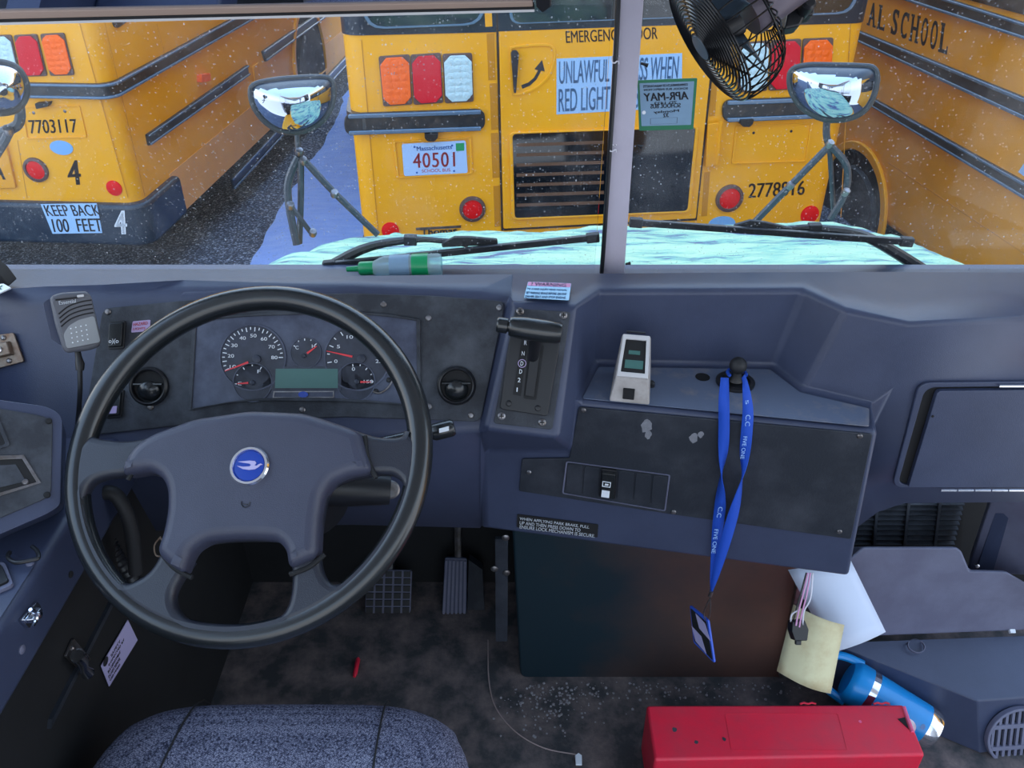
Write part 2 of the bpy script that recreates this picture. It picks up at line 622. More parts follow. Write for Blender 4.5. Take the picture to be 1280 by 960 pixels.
def rpoly(uv, r, seg=4):
    """round the corners of a 2-D polygon"""
    out = []
    n = len(uv)
    for i in range(n):
        p0, p1, p2 = Vector(uv[i - 1]), Vector(uv[i]), Vector(uv[(i + 1) % n])
        a, b = p0 - p1, p2 - p1
        rr = r[i] if isinstance(r, (list, tuple)) else r
        d = min(rr, a.length * 0.45, b.length * 0.45)
        if d < 1e-5:
            out.append(tuple(p1))
            continue
        A, B = p1 + a.normalized() * d, p1 + b.normalized() * d
        for k in range(seg + 1):
            t = k / seg
            q = A * (1 - t) ** 2 + p1 * 2 * t * (1 - t) + B * t * t
            out.append((q.x, q.y))
    return out


def smooth2(pts, n=6, closed=True):
    """Catmull-Rom through points (2-D or 3-D)"""
    P = [Vector(p) for p in pts]
    m = len(P)
    out = []
    for i in range(m if closed else m - 1):
        a = P[(i - 1) % m] if closed or i > 0 else P[0]
        b = P[i]
        c = P[(i + 1) % m]
        d = P[(i + 2) % m] if closed or i + 2 < m else P[-1]
        for k in range(n):
            t = k / n
            out.append(0.5 * ((2 * b) + (c - a) * t + (2 * a - 5 * b + 4 * c - d) * t * t + (3 * b - a - 3 * c + d) * t ** 3))
    if not closed:
        out.append(P[-1])
    return out


def circ(cx, cy, r, n=32, ry=None, a0=0, a1=2 * math.pi):
    ry = r if ry is None else ry
    full = abs(a1 - a0 - 2 * math.pi) < 1e-6
    m = n if full else n - 1
    return [(cx + r * math.cos(a0 + (a1 - a0) * k / m), cy + ry * math.sin(a0 + (a1 - a0) * k / m)) for k in range(n)]


def offset(uv, k):
    """scale a polygon about its centre by an absolute inset k (approx)"""
    cx = sum(a for a, b in uv) / len(uv)
    cy = sum(b for a, b in uv) / len(uv)
    out = []
    for a, b in uv:
        d = math.hypot(a - cx, b - cy)
        f = max(0.05, (d - k) / d)
        out.append((cx + (a - cx) * f, cy + (b - cy) * f))
    return out


def curve_solid(name, splines, pl, h, extrude, bev, material, parent, res=3, label=None):
    """2-D outline with holes, thick and rounded, lying on a plane"""
    cu = bpy.data.curves.new(name, 'CURVE')
    cu.dimensions = '2D'
    cu.fill_mode = 'BOTH'
    cu.extrude = extrude
    cu.bevel_depth = bev
    cu.bevel_resolution = res
    cu.offset = -bev
    for s in splines:
        sp = cu.splines.new('POLY')
        sp.points.add(len(s) - 1)
        for p, q in zip(sp.points, s):
            p.co = (q[0], q[1], 0, 1)
        sp.use_cyclic_u = True
    ob = bpy.data.objects.new('tmp', cu)
    COL.objects.link(ob)
    dg = bpy.context.evaluated_depsgraph_get()
    me = bpy.data.meshes.new_from_object(ob.evaluated_get(dg))
    bpy.data.objects.remove(ob)
    bpy.data.curves.remove(cu)
    mw = Matrix((pl.u, pl.v, pl.n)).transposed().to_4x4()
    mw.translation = pl.o + pl.n * h
    me.transform(mw)
    me.materials.clear()
    return link(name, me, material, parent, smooth=40, label=label)


def text(s, pl, tl, tr, bl, h=0.001, material=None, parent=None, name='lettering', bold=0.0, thick=0.0004, px=True, spacing=1.0):
    """lettering whose bounding box fills the given corners on a plane"""
    cu = bpy.data.curves.new('txt', 'FONT')
    cu.body = s
    cu.size = 1
    cu.space_character = spacing
    cu.resolution_u = 4
    ob = bpy.data.objects.new('tmp', cu)
    COL.objects.link(ob)
    dg = bpy.context.evaluated_depsgraph_get()
    me = bpy.data.meshes.new_from_object(ob.evaluated_get(dg))
    bpy.data.objects.remove(ob)
    bpy.data.curves.remove(cu)
    if px:
        tl, tr, bl = pl.uv(*tl), pl.uv(*tr), pl.uv(*bl)
    tl, tr, bl = Vector(tl), Vector(tr), Vector(bl)
    if bold:
        b2 = bmesh.new()
        for dx in (-bold, 0.0, bold):
            k0 = len(b2.verts)
            b2.from_mesh(me)
            b2.verts.ensure_lookup_table()
            for v in b2.verts[k0:]:
                v.co.x += dx
        b2.to_mesh(me)
        b2.free()
    xs = [v.co.x for v in me.vertices]
    ys = [v.co.y for v in me.vertices]
    x0, x1, y0, y1 = min(xs), max(xs), min(ys), max(ys)
    for v in me.vertices:
        a = (v.co.x - x0) / (x1 - x0)
        b = (v.co.y - y0) / (y1 - y0)
        q = bl + (tr - tl) * a + (tl - bl) * b
        v.co = pl.w(q.x, q.y, h)
    bm = bmesh.new()
    bm.from_mesh(me)
    bmesh.ops.recalc_face_normals(bm, faces=bm.faces[:])
    r = bmesh.ops.extrude_face_region(bm, geom=bm.faces[:])
    bmesh.ops.translate(bm, verts=[e for e in r['geom'] if isinstance(e, bmesh.types.BMVert)], vec=pl.n * thick)
    bmesh.ops.recalc_face_normals(bm, faces=bm.faces[:])
    bm.to_mesh(me)
    bm.free()
    me.materials.clear()
    return link(name, me, material, parent, smooth=0)


def screw(pl, x, y, r, parent, material=None, h=0.0, name='screw', cross=False):
    a, b = pl.uv(x, y)
    m = MB()
    m.lathe(pl.w(a, b, h), pl.n, [(r, -0.001), (r, 0.0012), (r * 0.75, 0.0024), (0, 0.003)], 12)
    o = m.build(name, material or M['steel'], parent)
    if cross:
        q = MB()
        for d in ((r * 0.6, r * 0.14), (r * 0.14, r * 0.6)):
            q.box(pl.w(a, b, h + 0.003), pl.u * d[0], pl.v * d[1], pl.n * 0.0003)
        q.build('cross_slot', M['blackm'], o)
    return o


def Rr(n):  # radius in metres from pixels at a depth
    return n

# =================================================================== INTERIOR
def nv(deg):
    a = math.radians(deg)
    return (0, -math.cos(a), math.sin(a))


IP = Plane(V(640, 365, z=0.91), nv(33))                 # instrument panel
PP = Plane(V(641, 380, z=0.915), nv(33))                # selector pod
_s1, _s2 = V(722, 502, z=0.78), V(1098, 540, z=0.775)
_d = (_s2 - _s1)
CP = Plane(_s1, (_d.y, -_d.x, 0.0))                     # centre console front
GP = Plane((0.6, 1.06, 0.7), (0, -1, 0))                # glove box front

# ---- dashboard moulding
D = {}
for k, p in {'w0': (-40, 364), 'w1': (60, 358), 'w2': (128, 356), 'w3': (230, 350), 'w4': (440, 345), 'w5': (600, 343), 'w6': (641, 343), 'w7': (720, 342),
             'w8': (750, 342), 'w9': (1005, 340), 'w10': (1058, 340), 'w11': (1135, 340), 'w12': (1340, 341)}.items():
    D[k] = V(*p, z=0.92)
for k, p in {'b0': (-40, 404), 'b1': (60, 384), 'b2': (124, 380), 'b3': (230, 371), 'b4': (440, 361), 'b5': (600, 367), 'b6': (636, 371),
             'i2': (95, 560), 'i3': (230, 552), 'i4': (440, 548), 'i5': (599, 538), 'l0': (-40, 640), 'l1': (50, 640)}.items():
    D[k] = V(*p, pl=IP)
for k, p in {'p6': (641, 380), 'p7': (720, 384), 'm6': (604, 537), 'm7': (697, 549)}.items():
    D[k] = V(*p, pl=PP)
for k, p in {'c1': (750, 364), 'c2': (1005, 363), 'c3': (1058, 387), 'c4': (1137, 405), 'c5': (1340, 395)}.items():
    D[k] = V(*p, z=0.914)
for k, p in {'SB1': (745, 453), 'SB2': (967, 457), 'H1': (1003, 487), 'H2': (1094, 507)}.items():
    D[k] = V(*p, z=0.78)
for k, p in {'S1': (722, 502), 'S2': (1098, 540), 'S0': (715, 562), 'S9': (606, 562), 'K3': (1062, 722), 'K4': (606, 661)}.items():
    D[k] = V(*p, pl=CP)
for k, p in {'H3': (1110, 490), 'G2': (1340, 457), 'G3': (1340, 627), 'G4': (1130, 629), 'G5': (1097, 640), 'G6': (1068, 662), 'G7': (1075, 560)}.items():
    D[k] = V(*p, pl=GP)
for k, p in {'q0': (-40, 700), 'q2': (100, 668), 'q3': (230, 660), 'q4': (440, 656), 'q5': (600, 660)}.items():
    D[k] = V(*p, Y=1.08)
D['K3c'] = D['K3'] + Vector((0, 0.14, 0))
D['K4c'] = D['K4'] + Vector((0, 0.14, 0))
FACES = ['w0 w1 b1 b0', 'w1 w2 b2 b1', 'w2 w3 b3 b2', 'w3 w4 b4 b3', 'w4 w5 b5 b4', 'w5 w6 p6 b6 b5', 'w6 w7 p7 p6', 'w7 w8 c1 p7', 'w8 w9 c2 c1',
         'w9 w10 c3 c2', 'w10 w11 c4 c3', 'w11 w12 c5 c4', 'b0 b1 l1 l0', 'b1 b2 i2 l1', 'b2 b3 i3 i2', 'b3 b4 i4 i3', 'b4 b5 i5 i4', 'b5 b6 i5', 'b6 p6 m6 i5',
         'p6 p7 m7 m6', 'p7 c1 SB1', 'p7 SB1 S1 m7', 'm7 S1 S0', 'c1 c2 SB2 SB1', 'c2 c3 H1 SB2', 'SB1 SB2 H1 H2 S2 S1', 'c3 c4 H3 H2 H1', 'c4 c5 G2 H3',
         'H3 G2 G3 G4 G5 G6 G7', 'H2 H3 G7 S2', 'S1 S2 K3 K4 S9 S0', 'm6 m7 S0 S9', 'i5 m6 S9 K4 q5', 'i4 i5 q5 q4', 'i3 i4 q4 q3', 'i2 i3 q3 q2', 'l1 i2 q2', 'l0 l1 q2 q0',
         'S2 G7 K3c K3', 'K4 K3 K3c K4c']
dash = thing('dashboard', 'long dark blue-grey moulded dashboard with cubby and console under the windshield', 'dashboard', (0.0, 1.08, 0.5))
m = MB()
vs = {k: m.bm.verts.new(p) for k, p in D.items()}
for f in FACES:
    m.bm.faces.new([vs[k] for k in f.split()])
m.build('moulding', M['dash'], dash, bevel=0.011, seg=3, solid=0.004, first='bevel')

# worn shelf skin in the cubby
m = MB()
SH = Plane((0, 1, 0.78), (0, 0, 1), up=(0, 1, 0))
shelf_uv = rpoly(SH.P([(748, 460), (962, 463), (1000, 492), (1086, 512), (1086, 534), (728, 499)]), 0.004)
m.plate(SH, shelf_uv, 0.0008, 0.0022)
m.build('shelf_skin', M['alu'], dash, label='worn silvery shelf surface')
m = MB()
a, b = SH.uv(878, 473)
m.lathe(SH.w(a, b, 0.0022), SH.n, [(0.0, 0.0006), (0.0115, 0.0006), (0.0115, 0.0002)], 20)
m.build('shelf_hole', M['blackm'], dash)

# glove box opening, door, hinge
m = MB()
out = rpoly(GP.P([(1147, 476), (1345, 474), (1345, 607), (1113, 607)]), [0.02, 0.01, 0.01, 0.02], 6)
inn = rpoly(GP.P([(1155, 482), (1340, 480), (1340, 603), (1121, 603)]), [0.018, 0.01, 0.01, 0.016], 6)
m.ring(GP, out, inn, 0.0, 0.006)
m.build('glovebox_frame', M['dash'], dash, bevel=0.002)
m = MB()
m.plate(GP, inn, 0.0006, 0.0016)
m.build('glovebox_gap', M['blackm'], dash)
m = MB()
m.plate(GP, rpoly(GP.P([(1168, 484), (1338, 482), (1338, 604), (1132, 604)]), [0.008, 0.004, 0.004, 0.004], 4), 0.0025, 0.011)
gd = m.build('glovebox_door', M['dash'], dash, bevel=0.003, label='flat hinged glove box door')
m = MB()
for k in range(8):
    xx = 1172 + k * 21
    a0, b0 = GP.uv(xx, 607)
    a1, b1 = GP.uv(xx + 19.5, 607)
    m.tube([GP.w(a0, b0, 0.012), GP.w(a1, b1, 0.012)], 0.0024, 8)
m.build('hinge', M['chrome'], gd, label='bright piano hinge along the door bottom')
m = MB()
a, b = GP.uv(1270, 478)
m.box(GP.w(a, b, 0.009), GP.u * 0.03, GP.v * 0.0015, GP.n * 0.002)
m.build('latch_lip', M['chrome'], gd)
m = MB()
for (x, y) in ((1068, 470), (1098, 480)):
    pass
a, b = GP.uv(1162, 515)
m.lathe(GP.w(a, b, 0.011), GP.n, [(0.0022, 0), (0.0022, 0.001), (0, 0.0014)], 8)
m.build('door_bumper', M['blackm'], gd)

# warning stickers stuck on the moulding
TP = Plane((0, 1.1, 0.92), (0, 0, 1), up=(0, 1, 0))
m = MB()
m.plate(TP, rpoly(TP.P([(660, 353), (714, 355), (711, 376), (655, 373)]), 0.002), 0.0006, 0.0012)
st = m.build('warning_sticker', M['sky'], dash, label='pale blue warning sticker with a pink heading strip')
m = MB()
m.plate(TP, TP.P([(660.5, 353.5), (713.5, 355.5), (712.7, 360), (659.5, 358)]), 0.0013, 0.0016)
m.build('heading_strip', M['pinkst'], st)
text('! WARNING', TP, (665, 354.2), (708, 356), (664, 358), 0.0017, M['lav'], st, bold=0.02)
for k in range(3):
    y = 361 + k * 4.6
    text(('TO AVOID INJURY READ MANUAL', 'SET PARKING BRAKE BEFORE LEAVING', 'DRIVER SEAT AND STOP ENGINE')[k], TP, (659 - k, y), (709 - k, y + 1.7), (658.4 - k, y + 2.6), 0.0013, M['inkg'], st, bold=0.01)
m = MB()
m.plate(CP, rpoly(CP.P([(647, 642), (748, 655), (747, 671), (646, 658)]), 0.002), 0.001, 0.0018)
st = m.build('park_brake_label', M['blackm'], dash, label='small black label with three lines of white park brake text')
for k, (t, xe) in enumerate((('WHEN APPLYING PARK BRAKE, PULL', 737), ('UP AND THEN PRESS DOWN TO', 726), ('ENSURE LOCK MECHANISM IS SECURE.', 744))):
    y = 645.3 + k * 5.0
    w = xe - 650
    text(t, CP, (650, y), (xe, y + w * 0.125), (649.6, y + 3.9), 0.002, M['white'], st, bold=0.012)

# ---- instrument panel
ip = thing('instrument_panel', 'black screwed instrument panel with gauges and two round vents behind the steering wheel', 'instrument panel', V(380, 520, pl=IP))
m = MB()
m.plate(IP, rpoly(IP.P([(130, 386), (232, 376), (330, 369.5), (440, 367), (540, 370), (632, 377), (601, 527), (433, 521), (262, 528), (104, 545)]), [0.012, 0, 0, 0, 0, 0.012, 0.012, 0, 0, 0.012]), 0.001, 0.005)
m.build('face_plate', M['panel'], ip, bevel=0.0015)
clus_uv = [(a, b) for a, b in smooth2(IP.P([(247, 403), (300, 396), (385, 392), (470, 394), (523, 401)]), 6, False)] + [(a, b) for a, b in smooth2(IP.P([(524, 507), (460, 501), (388, 498), (310, 500), (241, 511)]), 6, False)]
clus_uv = [tuple(p) for p in clus_uv]
m = MB()
m.plate(IP, clus_uv, 0.0055, 0.0075)
cl = m.build('instrument_cluster', M['clus'], ip, label='dusty blue-grey gauge cluster under a clear cover')
m = MB()
m.ring(IP, offset(clus_uv, -0.004), offset(clus_uv, 0.002), 0.005, 0.0105)
m.build('cluster_bezel', M['panel'], cl, bevel=0.0015)


def gauge(cx, cy, rpx, needle, ticks, nums, a0, a1, name='gauge'):
    a, b = IP.uv(cx, cy)
    r = abs(IP.uv(cx + rpx, cy)[0] - a)
    m = MB()
    m.plate(IP, circ(a, b, r, 40), 0.0078, 0.0086)
    g = m.build(name, M['gauge'], cl)
    m = MB()
    m.ring(IP, circ(a, b, r * 1.02, 40), circ(a, b, r * 0.97, 40), 0.0084, 0.0100)
    m.build('gauge_ring', M['clus'], g)
    m = MB()
    for k in range(ticks):
        t = math.radians(a0 + (a1 - a0) * k / (ticks - 1))
        L = 0.13 if k % 2 == 0 else 0.08
        c, s = math.cos(t), math.sin(t)
        m.box(IP.w(a + c * r * (0.92 - L / 2), b + s * r * (0.92 - L / 2), 0.0088), (IP.u * c + IP.v * s) * r * L / 2, (IP.v * c - IP.u * s) * 0.0007, IP.n * 0.0002)
    m.build('tick_marks', M['white'], g)
    for k, t in enumerate(nums):
        if not t:
            continue
        q = math.radians(a0 + (a1 - a0) * k / max(1, len(nums) - 1))
        px_, py_ = a + math.cos(q) * r * 0.66, b + math.sin(q) * r * 0.66
        w = 0.0024 * len(t)
        text(t, IP, (px_ - w, py_ + 0.0026), (px_ + w, py_ + 0.0026), (px_ - w, py_ - 0.0026), 0.0088, M['white'], g, px=False)
    m = MB()
    (x0, y0), (x1, y1) = [IP.uv(*p) for p in needle]
    d = Vector((x1 - x0, y1 - y0))
    nrm = Vector((-d.y, d.x)).normalized()
    m.plate(IP, [(x0 + nrm.x * 0.0016, y0 + nrm.y * 0.0016), (x0 - nrm.x * 0.0016, y0 - nrm.y * 0.0016), (x1 - nrm.x * 0.0005, y1 - nrm.y * 0.0005), (x1 + nrm.x * 0.0005, y1 + nrm.y * 0.0005)], 0.0102, 0.0112)
    m.build('needle', M['red'], g, label='red needle')
    m = MB()
    hx, hy = (x0 - d.x * 0.35, y0 - d.y * 0.35)
    m.lathe(IP.w(hx, hy, 0.0086), IP.n, [(r * 0.13, 0), (r * 0.13, 0.003), (r * 0.1, 0.0036), (0, 0.0036)], 16)
    m.build('needle_cap', M['gauge'], g)


gauge(318, 447, 41, ((313, 453), (284, 464)), 25, ('10', '20', '30', '40', '50', '60', '70', '80'), 205, 0)
gauge(318, 478, 24, ((313, 478.6), (299, 479.6)), 5, ('E', '', 'F'), 185, 60)
gauge(384, 441, 19, ((386, 442), (398, 433)), 5, ('C', '', 'H'), 150, 40)
gauge(448, 447, 41, ((442, 446), (410, 439)), 13, ('0', '5', '10', '15', '20', '25'), 190, -10)
gauge(446, 477, 24, ((452, 477.3), (465, 477.5)), 5, ('0', '', '150'), 100, 0)
m = MB()
m.plate(IP, rpoly(IP.P([(343, 458), (428, 458), (428, 488), (341, 488)]), 0.001), 0.0088, 0.0098)
dp = m.build('display_surround', M['gauge'], cl)
m = MB()
m.plate(IP, IP.P([(347, 461), (424, 461), (424, 485), (346, 485)]), 0.0099, 0.0104)
m.build('display_screen', M['lcd'], dp, label='blank green LCD screen')
m = MB()
m.ring(IP, IP.P([(344, 489), (419, 488.6), (419, 497), (343, 497.6)]), IP.P([(345.3, 490.2), (417.7, 489.8), (417.7, 495.8), (344.3, 496.4)]), 0.0088, 0.0094)
lb = m.build('emblem_bar', M['steel'], cl)
a, b = IP.uv(381, 493)
m = MB()
m.plate(IP, circ(a, b, 0.0075, 24, 0.0048), 0.0092, 0.0102)
m.build('emblem_oval', M['blue'], lb, label='small blue oval emblem')
m = MB()
pts = [IP.w(*IP.uv(x, y), 0.012) for x, y in ((468, 489), (476, 491), (486, 485), (492, 476))]
m.tube(smooth2(pts, 5, False), 0.0016, 6)
tk = m.build('trip_knob_loop', M['steel'], cl)
screw(IP, 471, 489, 0.004, cl, M['black'], 0.008, 'trip_knob')
screw(IP, 487, 475, 0.004, cl, M['black'], 0.008, 'trip_knob')

for (x, y) in ((137, 376 + 14), (480, 381), (624, 385), (536, 398), (190, 509), (379, 512), (537, 508), (589, 519), (240, 385)):
    screw(IP, x, y, 0.0048, ip, M['steel'], 0.005)


def vent(cx, cy, lab):
    a, b = IP.uv(cx, cy)
    r = abs(IP.uv(cx + 24, cy)[0] - a)
    c = IP.w(a, b, 0.005)
    m = MB()
    m.lathe(c, IP.n, [(r * 1.02, 0), (r * 1.0, 0.006), (r * 0.9, 0.009), (r * 0.84, 0.008), (r * 0.8, 0.003), (r * 0.8, 0.0)], 36)
    v = m.build('air_vent', M['black'], ip, label=lab)
    m = MB()
    m.lathe(c, IP.n, [(0, 0.0003), (r * 0.8, 0.0003), (r * 0.8, 0.001), (0, 0.001)], 30)
    m.build('duct_hole', M['blackm'], v)
    # eyeball with a slot
    m = MB()
    ax = (IP.n * 0.8 - IP.v * 0.6).normalized()
    cc = c - IP.v * r * 0.24 - IP.n * r * 0.12
    prof = [(r * 0.66 * math.cos(t), r * 0.5 * math.sin(t)) for t in [math.radians(k * 10) for k in range(0, 9)]] + [(0, r * 0.5)]
    m.lathe(cc, ax, prof, 30)
    m.build('eyeball', M['rim'], v)
    m = MB()
    m.box(c + IP.v * r * 0.12 + IP.n * r * 0.2, IP.u * r * 0.74, IP.v * r * 0.035, IP.n * r * 0.12)
    m.build('vane', M['rim'], v)


vent(189, 483, 'round black air vent at the left of the gauges')
vent(571, 482, 'round black air vent at the right of the gauges')


def rocker(pl, uvpts, h, parent, name='rocker_switch', on=True, mark=None, lab=None):
    m = MB()
    o_ = rpoly(uvpts, 0.003)
    m.plate(pl, o_, h, h + 0.004)
    sw = m.build(name, M['black'], parent, bevel=0.001, label=lab)
    m = MB()
    i_ = rpoly(offset(uvpts, 0.003), 0.002)
    m.frustum(pl, i_, h + 0.004, h + 0.009, 0.92)
    m.build('paddle', M['rim'], sw, bevel=0.001)
    return sw


sw = rocker(IP, IP.P([(140, 402), (160, 401), (158, 436), (138, 437)]), 0.005, ip, lab='black hazard rocker switch above the left vent')
a, b = IP.uv(147, 428)
text('o)(o', IP, (142, 424), (154, 424), (141.5, 431), 0.0145, M['white'], sw, name='switch_icon')
sw = rocker(IP, IP.P([(138, 488), (158, 487), (155, 521), (134, 523)]), 0.005, ip, lab='black rocker switch with a pale mark below the left vent')
m = MB()
m.plate(IP, rpoly(IP.P([(139, 508), (152, 507), (151, 516), (138, 517)]), 0.001), 0.0142, 0.0150)
m.build('switch_icon', M['lav'], sw)
m = MB()
m.plate(IP, rpoly(IP.P([(168, 402), (190, 400), (189, 414), (166, 416)]), 0.002), 0.0052, 0.0058)
st = m.build('panel_sticker', M['lav'], ip, label='small lavender sticker with red print')
text('HAZARD', IP, (169, 404), (187, 402), (168.5, 408), 0.006, M['inkr'], st)
text('LIGHTS', IP, (169, 410), (184, 409), (168.5, 413), 0.006, M['inkr'], st)

# ---- gear selector on its pod
gs = thing('gear_selector', 'black column-style gear selector with T-handle on a screwed plate right of the gauges', 'gear selector', V(650, 535, pl=PP))
m = MB()
m.plate(PP, rpoly(PP.P([(644, 386), (713, 390), (690, 537), (617, 529)]), 0.005), 0.0012, 0.0045)
m.build('mounting_plate', M['panel'], gs, bevel=0.001)
m = MB()
m.plate(PP, rpoly(PP.P([(640, 400), (704, 404), (684, 520), (625, 511)]), 0.005), 0.0046, 0.010)
ins = m.build('shift_plate', M['black'], gs, bevel=0.0015)
m = MB()
m.plate(PP, PP.P([(652, 424), (660, 425), (651, 495), (641, 493)]), 0.0101, 0.0106)
m.build('gear_strip', M['blackm'], ins)
for t, (x, y) in zip('RNDD21', ((657, 429), (654, 442), (652.5, 454.5), (651, 464.5), (649, 475), (646.5, 487))):
    k_ = 0.6 if t == '1' else 1.7
    text(t, PP, (x - k_, y - 2.7), (x + k_, y - 2.5), (x - k_ - 0.4, y + 2.5), 0.0108, M['white'], ins)
a, b = PP.uv(652.5, 454.5)
m = MB()
m.ring(PP, circ(a, b, 0.0062, 24), circ(a, b, 0.0052, 24), 0.0106, 0.0112)
m.build('drive_ring', M['lav'], ins)
m = MB()
m.plate(PP, rpoly(PP.P([(661, 430), (680, 432), (670, 500), (654, 498)]), 0.003), 0.0101, 0.0108)
m.build('lever_slot', M['blackm'], ins)
m = MB()
m.plate(PP, rpoly(PP.P([(664, 436), (675, 437), (667, 496), (656, 494)]), 0.002), 0.011, 0.014)
m.build('slot_cover', M['rubber'], ins, bevel=0.0015)
for (x, y) in ((636, 504), (672, 510)):
    screw(PP, x, y, 0.0045, ins, M['black'], 0.010, 'bolt')
for (x, y) in ((650, 389.5), (704, 394.5), (627, 520), (677.5, 528)):
    screw(PP, x, y, 0.0058, gs, M['steel'], 0.0045, cross=True)
h0, h1 = V(621, 405.5, pl=PP.lift(0.065)), V(701, 417, pl=PP.lift(0.065))
ax = (h1 - h0)
m = MB()
L = ax.length
m.lathe(h0, ax, [(0.0, 0), (0.0095, 0.0), (0.011, 0.002), (0.011, 0.015), (0.0085, 0.016), (0.0085, 0.0175), (0.0125, 0.018), (0.0145, 0.021), (0.0165, 0.04), (0.0165, L * 0.75), (0.015, L - 0.004), (0.0135, L), (0, L)], 28)
m.build('t_handle', M['rim'], gs, label='black grip with a push button at its left end')
m = MB()
top = h0 + ax * 0.62 - PP.n * 0.012 - PP.v * 0.004
bot = V(666, 448, pl=PP.lift(0.008))
m.tube([bot, bot.lerp(top, 0.4), top], [0.008, 0.009, 0.011], 14)
m.build('lever', M['black'], gs)
m = MB()
a, b = PP.uv(663, 441)
m.lathe(PP.w(a, b, 0.013), PP.n, [(0.003, 0), (0.003, 0.004), (0, 0.006)], 10)
m.build('detent_pin', M['steel'], gs)

# ---- console switch panel
cpn = thing('console_panel', 'wide black worn access panel with a row of rocker switches on the centre console', 'control panel', V(870, 640, pl=CP))
m = MB()
m.plate(CP, rpoly(CP.P([(724, 507), (1090, 541), (1063, 672), (840, 641), (649, 612), (653, 572), (712, 571)]), 0.004), 0.0012, 0.0042)
m.build('face_plate', M['panel2'], cpn, bevel=0.001)
m = MB()
oo = CP.P([(708, 574), (838, 591), (832, 636), (703, 614)])
m.ring(CP, rpoly(oo, 0.004), rpoly(offset(oo, 0.0025), 0.003), 0.0042, 0.0065)
sf = m.build('switch_frame', M['dash2'], cpn, bevel=0.0006)
for k in range(6):
    x0 = 709.5 + k * 21.3
    y0 = 576.5 + k * 2.8
    q = CP.P([(x0, y0), (x0 + 19.5, y0 + 2.5), (x0 + 17.5, y0 + 38.5), (x0 - 2.5, y0 + 35.5)])
    if k == 2:
        sw = rocker(CP, q, 0.0043, sf, lab='rocker switch with white icons, third in the row')
        m = MB()
        m.plate(CP, rpoly(CP.P([(753.2, 605.5), (763, 607), (762, 615.3), (752.2, 613.8)]), 0.001), 0.0136, 0.0145)
        m.build('switch_icon', M['white'], sw)
        m = MB()
        o2 = CP.P([(754, 594.5), (764.5, 596), (763.8, 602.5), (753.3, 601)])
        m.ring(CP, o2, offset(o2, 0.0016), 0.0136, 0.0145)
        m.build('switch_icon', M['white'], sw)
        m = MB()
        m.plate(CP, CP.P([(757, 597.5), (761.5, 598.2), (761.2, 600), (756.7, 599.4)]), 0.0136, 0.0145)
        m.build('switch_icon', M['white'], sw)
    else:
        m = MB()
        m.plate(CP, rpoly(offset(q, 0.001), 0.004), 0.0043, 0.006)
        m.build('switch_blank', M['panel2'], sf, bevel=0.001)
for (x, y) in ((729.5, 510.5), (1074, 543), (1048.5, 662), (842, 637.5), (661.5, 588)):
    screw(CP, x, y, 0.0042, cpn, M['steel'], 0.0042)
for (x, y, r) in ((808, 530, 0.013), (867, 545, 0.010), (876, 541, 0.006), (810, 541, 0.008)):
    a, b = CP.uv(x, y)
    m = MB()
    m.plate(CP, [(a + (q[0]) * random.uniform(0.7, 1.2), b + q[1] * random.uniform(0.7, 1.2)) for q in circ(0, 0, r * 0.7, 12, r)], 0.0042, 0.0046)
    m.build('scuff', M['scuff'], cpn)

# ---- beige device on the shelf
BX = V(787, 500, z=0.7825)
dv = thing('plastic_device', 'small beige angled plastic device with an open window on the console shelf', 'device', BX)
DPl = Plane(V(787, 470, d=1.26), Vector((0.02, -0.62, 0.78)))
bl, br, tr, tl = V(761, 502, z=0.784), V(812, 507, z=0.784), V(807, 470, z=0.784), V(767, 467, z=0.784)
Wd = (br - bl).normalized()
Nd = Vector((Wd.y, -Wd.x, 0))
c0 = (bl + br) / 2


def dvp(x, d, z):
    return c0 + Wd * x - Nd * d + Vector((0, 0, z))


wd = (br - bl).length / 2
m = MB()
# wedge: front face, sloping window face, back
for sgn in (0,):
    pf = [(-wd, 0, 0), (wd, 0, 0), (wd * 0.84, 0.008, 0.038), (-wd * 0.78, 0.008, 0.038)]
    pb = [(-wd * 0.95, 0.085, 0), (wd * 0.95, 0.085, 0), (wd * 0.74, 0.062, 0.085), (-wd * 0.66, 0.062, 0.085)]
    A = [m.bm.verts.new(dvp(*p)) for p in pf]
    B = [m.bm.verts.new(dvp(*p)) for p in pb]
    m.bm.faces.new(A)
    m.bm.faces.new(B[::-1])
    for i in range(4):
        m.bm.faces.new((A[i], B[i], B[(i + 1) % 4], A[(i + 1) % 4]))
m.build('housing', M['beige2'], dv, bevel=0.003)
wq = [dvp(-wd * 0.78, 0.008, 0.038), dvp(wd * 0.84, 0.008, 0.038), dvp(wd * 0.74, 0.062, 0.085), dvp(-wd * 0.66, 0.062, 0.085)]
wn = (wq[1] - wq[0]).cross(wq[3] - wq[0]).normalized()
WP = Plane(wq[0], wn)
wuv = [((p - WP.o).dot(WP.u), (p - WP.o).dot(WP.v)) for p in wq]
m = MB()
o_ = offset(wuv, 0.003)
i_ = offset(wuv, 0.012)
m.ring(WP, o_, i_, 0.0003, 0.004)
m.build('window_rim', M['offw'], dv, bevel=0.001)
m = MB()
m.plate(WP, i_, 0.0004, 0.0012)
m.build('window_recess', M['blackm'], dv)
m = MB()
cx, cy = sum(p[0] for p in i_) / 4, sum(p[1] for p in i_) / 4
m.plate(WP, [(cx - 0.009, cy + 0.003), (cx + 0.008, cy + 0.003), (cx + 0.008, cy + 0.009), (cx - 0.009, cy + 0.009)], 0.0013, 0.002)
m.plate(WP, [(cx - 0.013, cy - 0.019), (cx + 0.014, cy - 0.019), (cx + 0.014, cy - 0.006), (cx - 0.013, cy - 0.006)], 0.0013, 0.002)
m.build('inner_board', M['lcd'], dv)
m = MB()
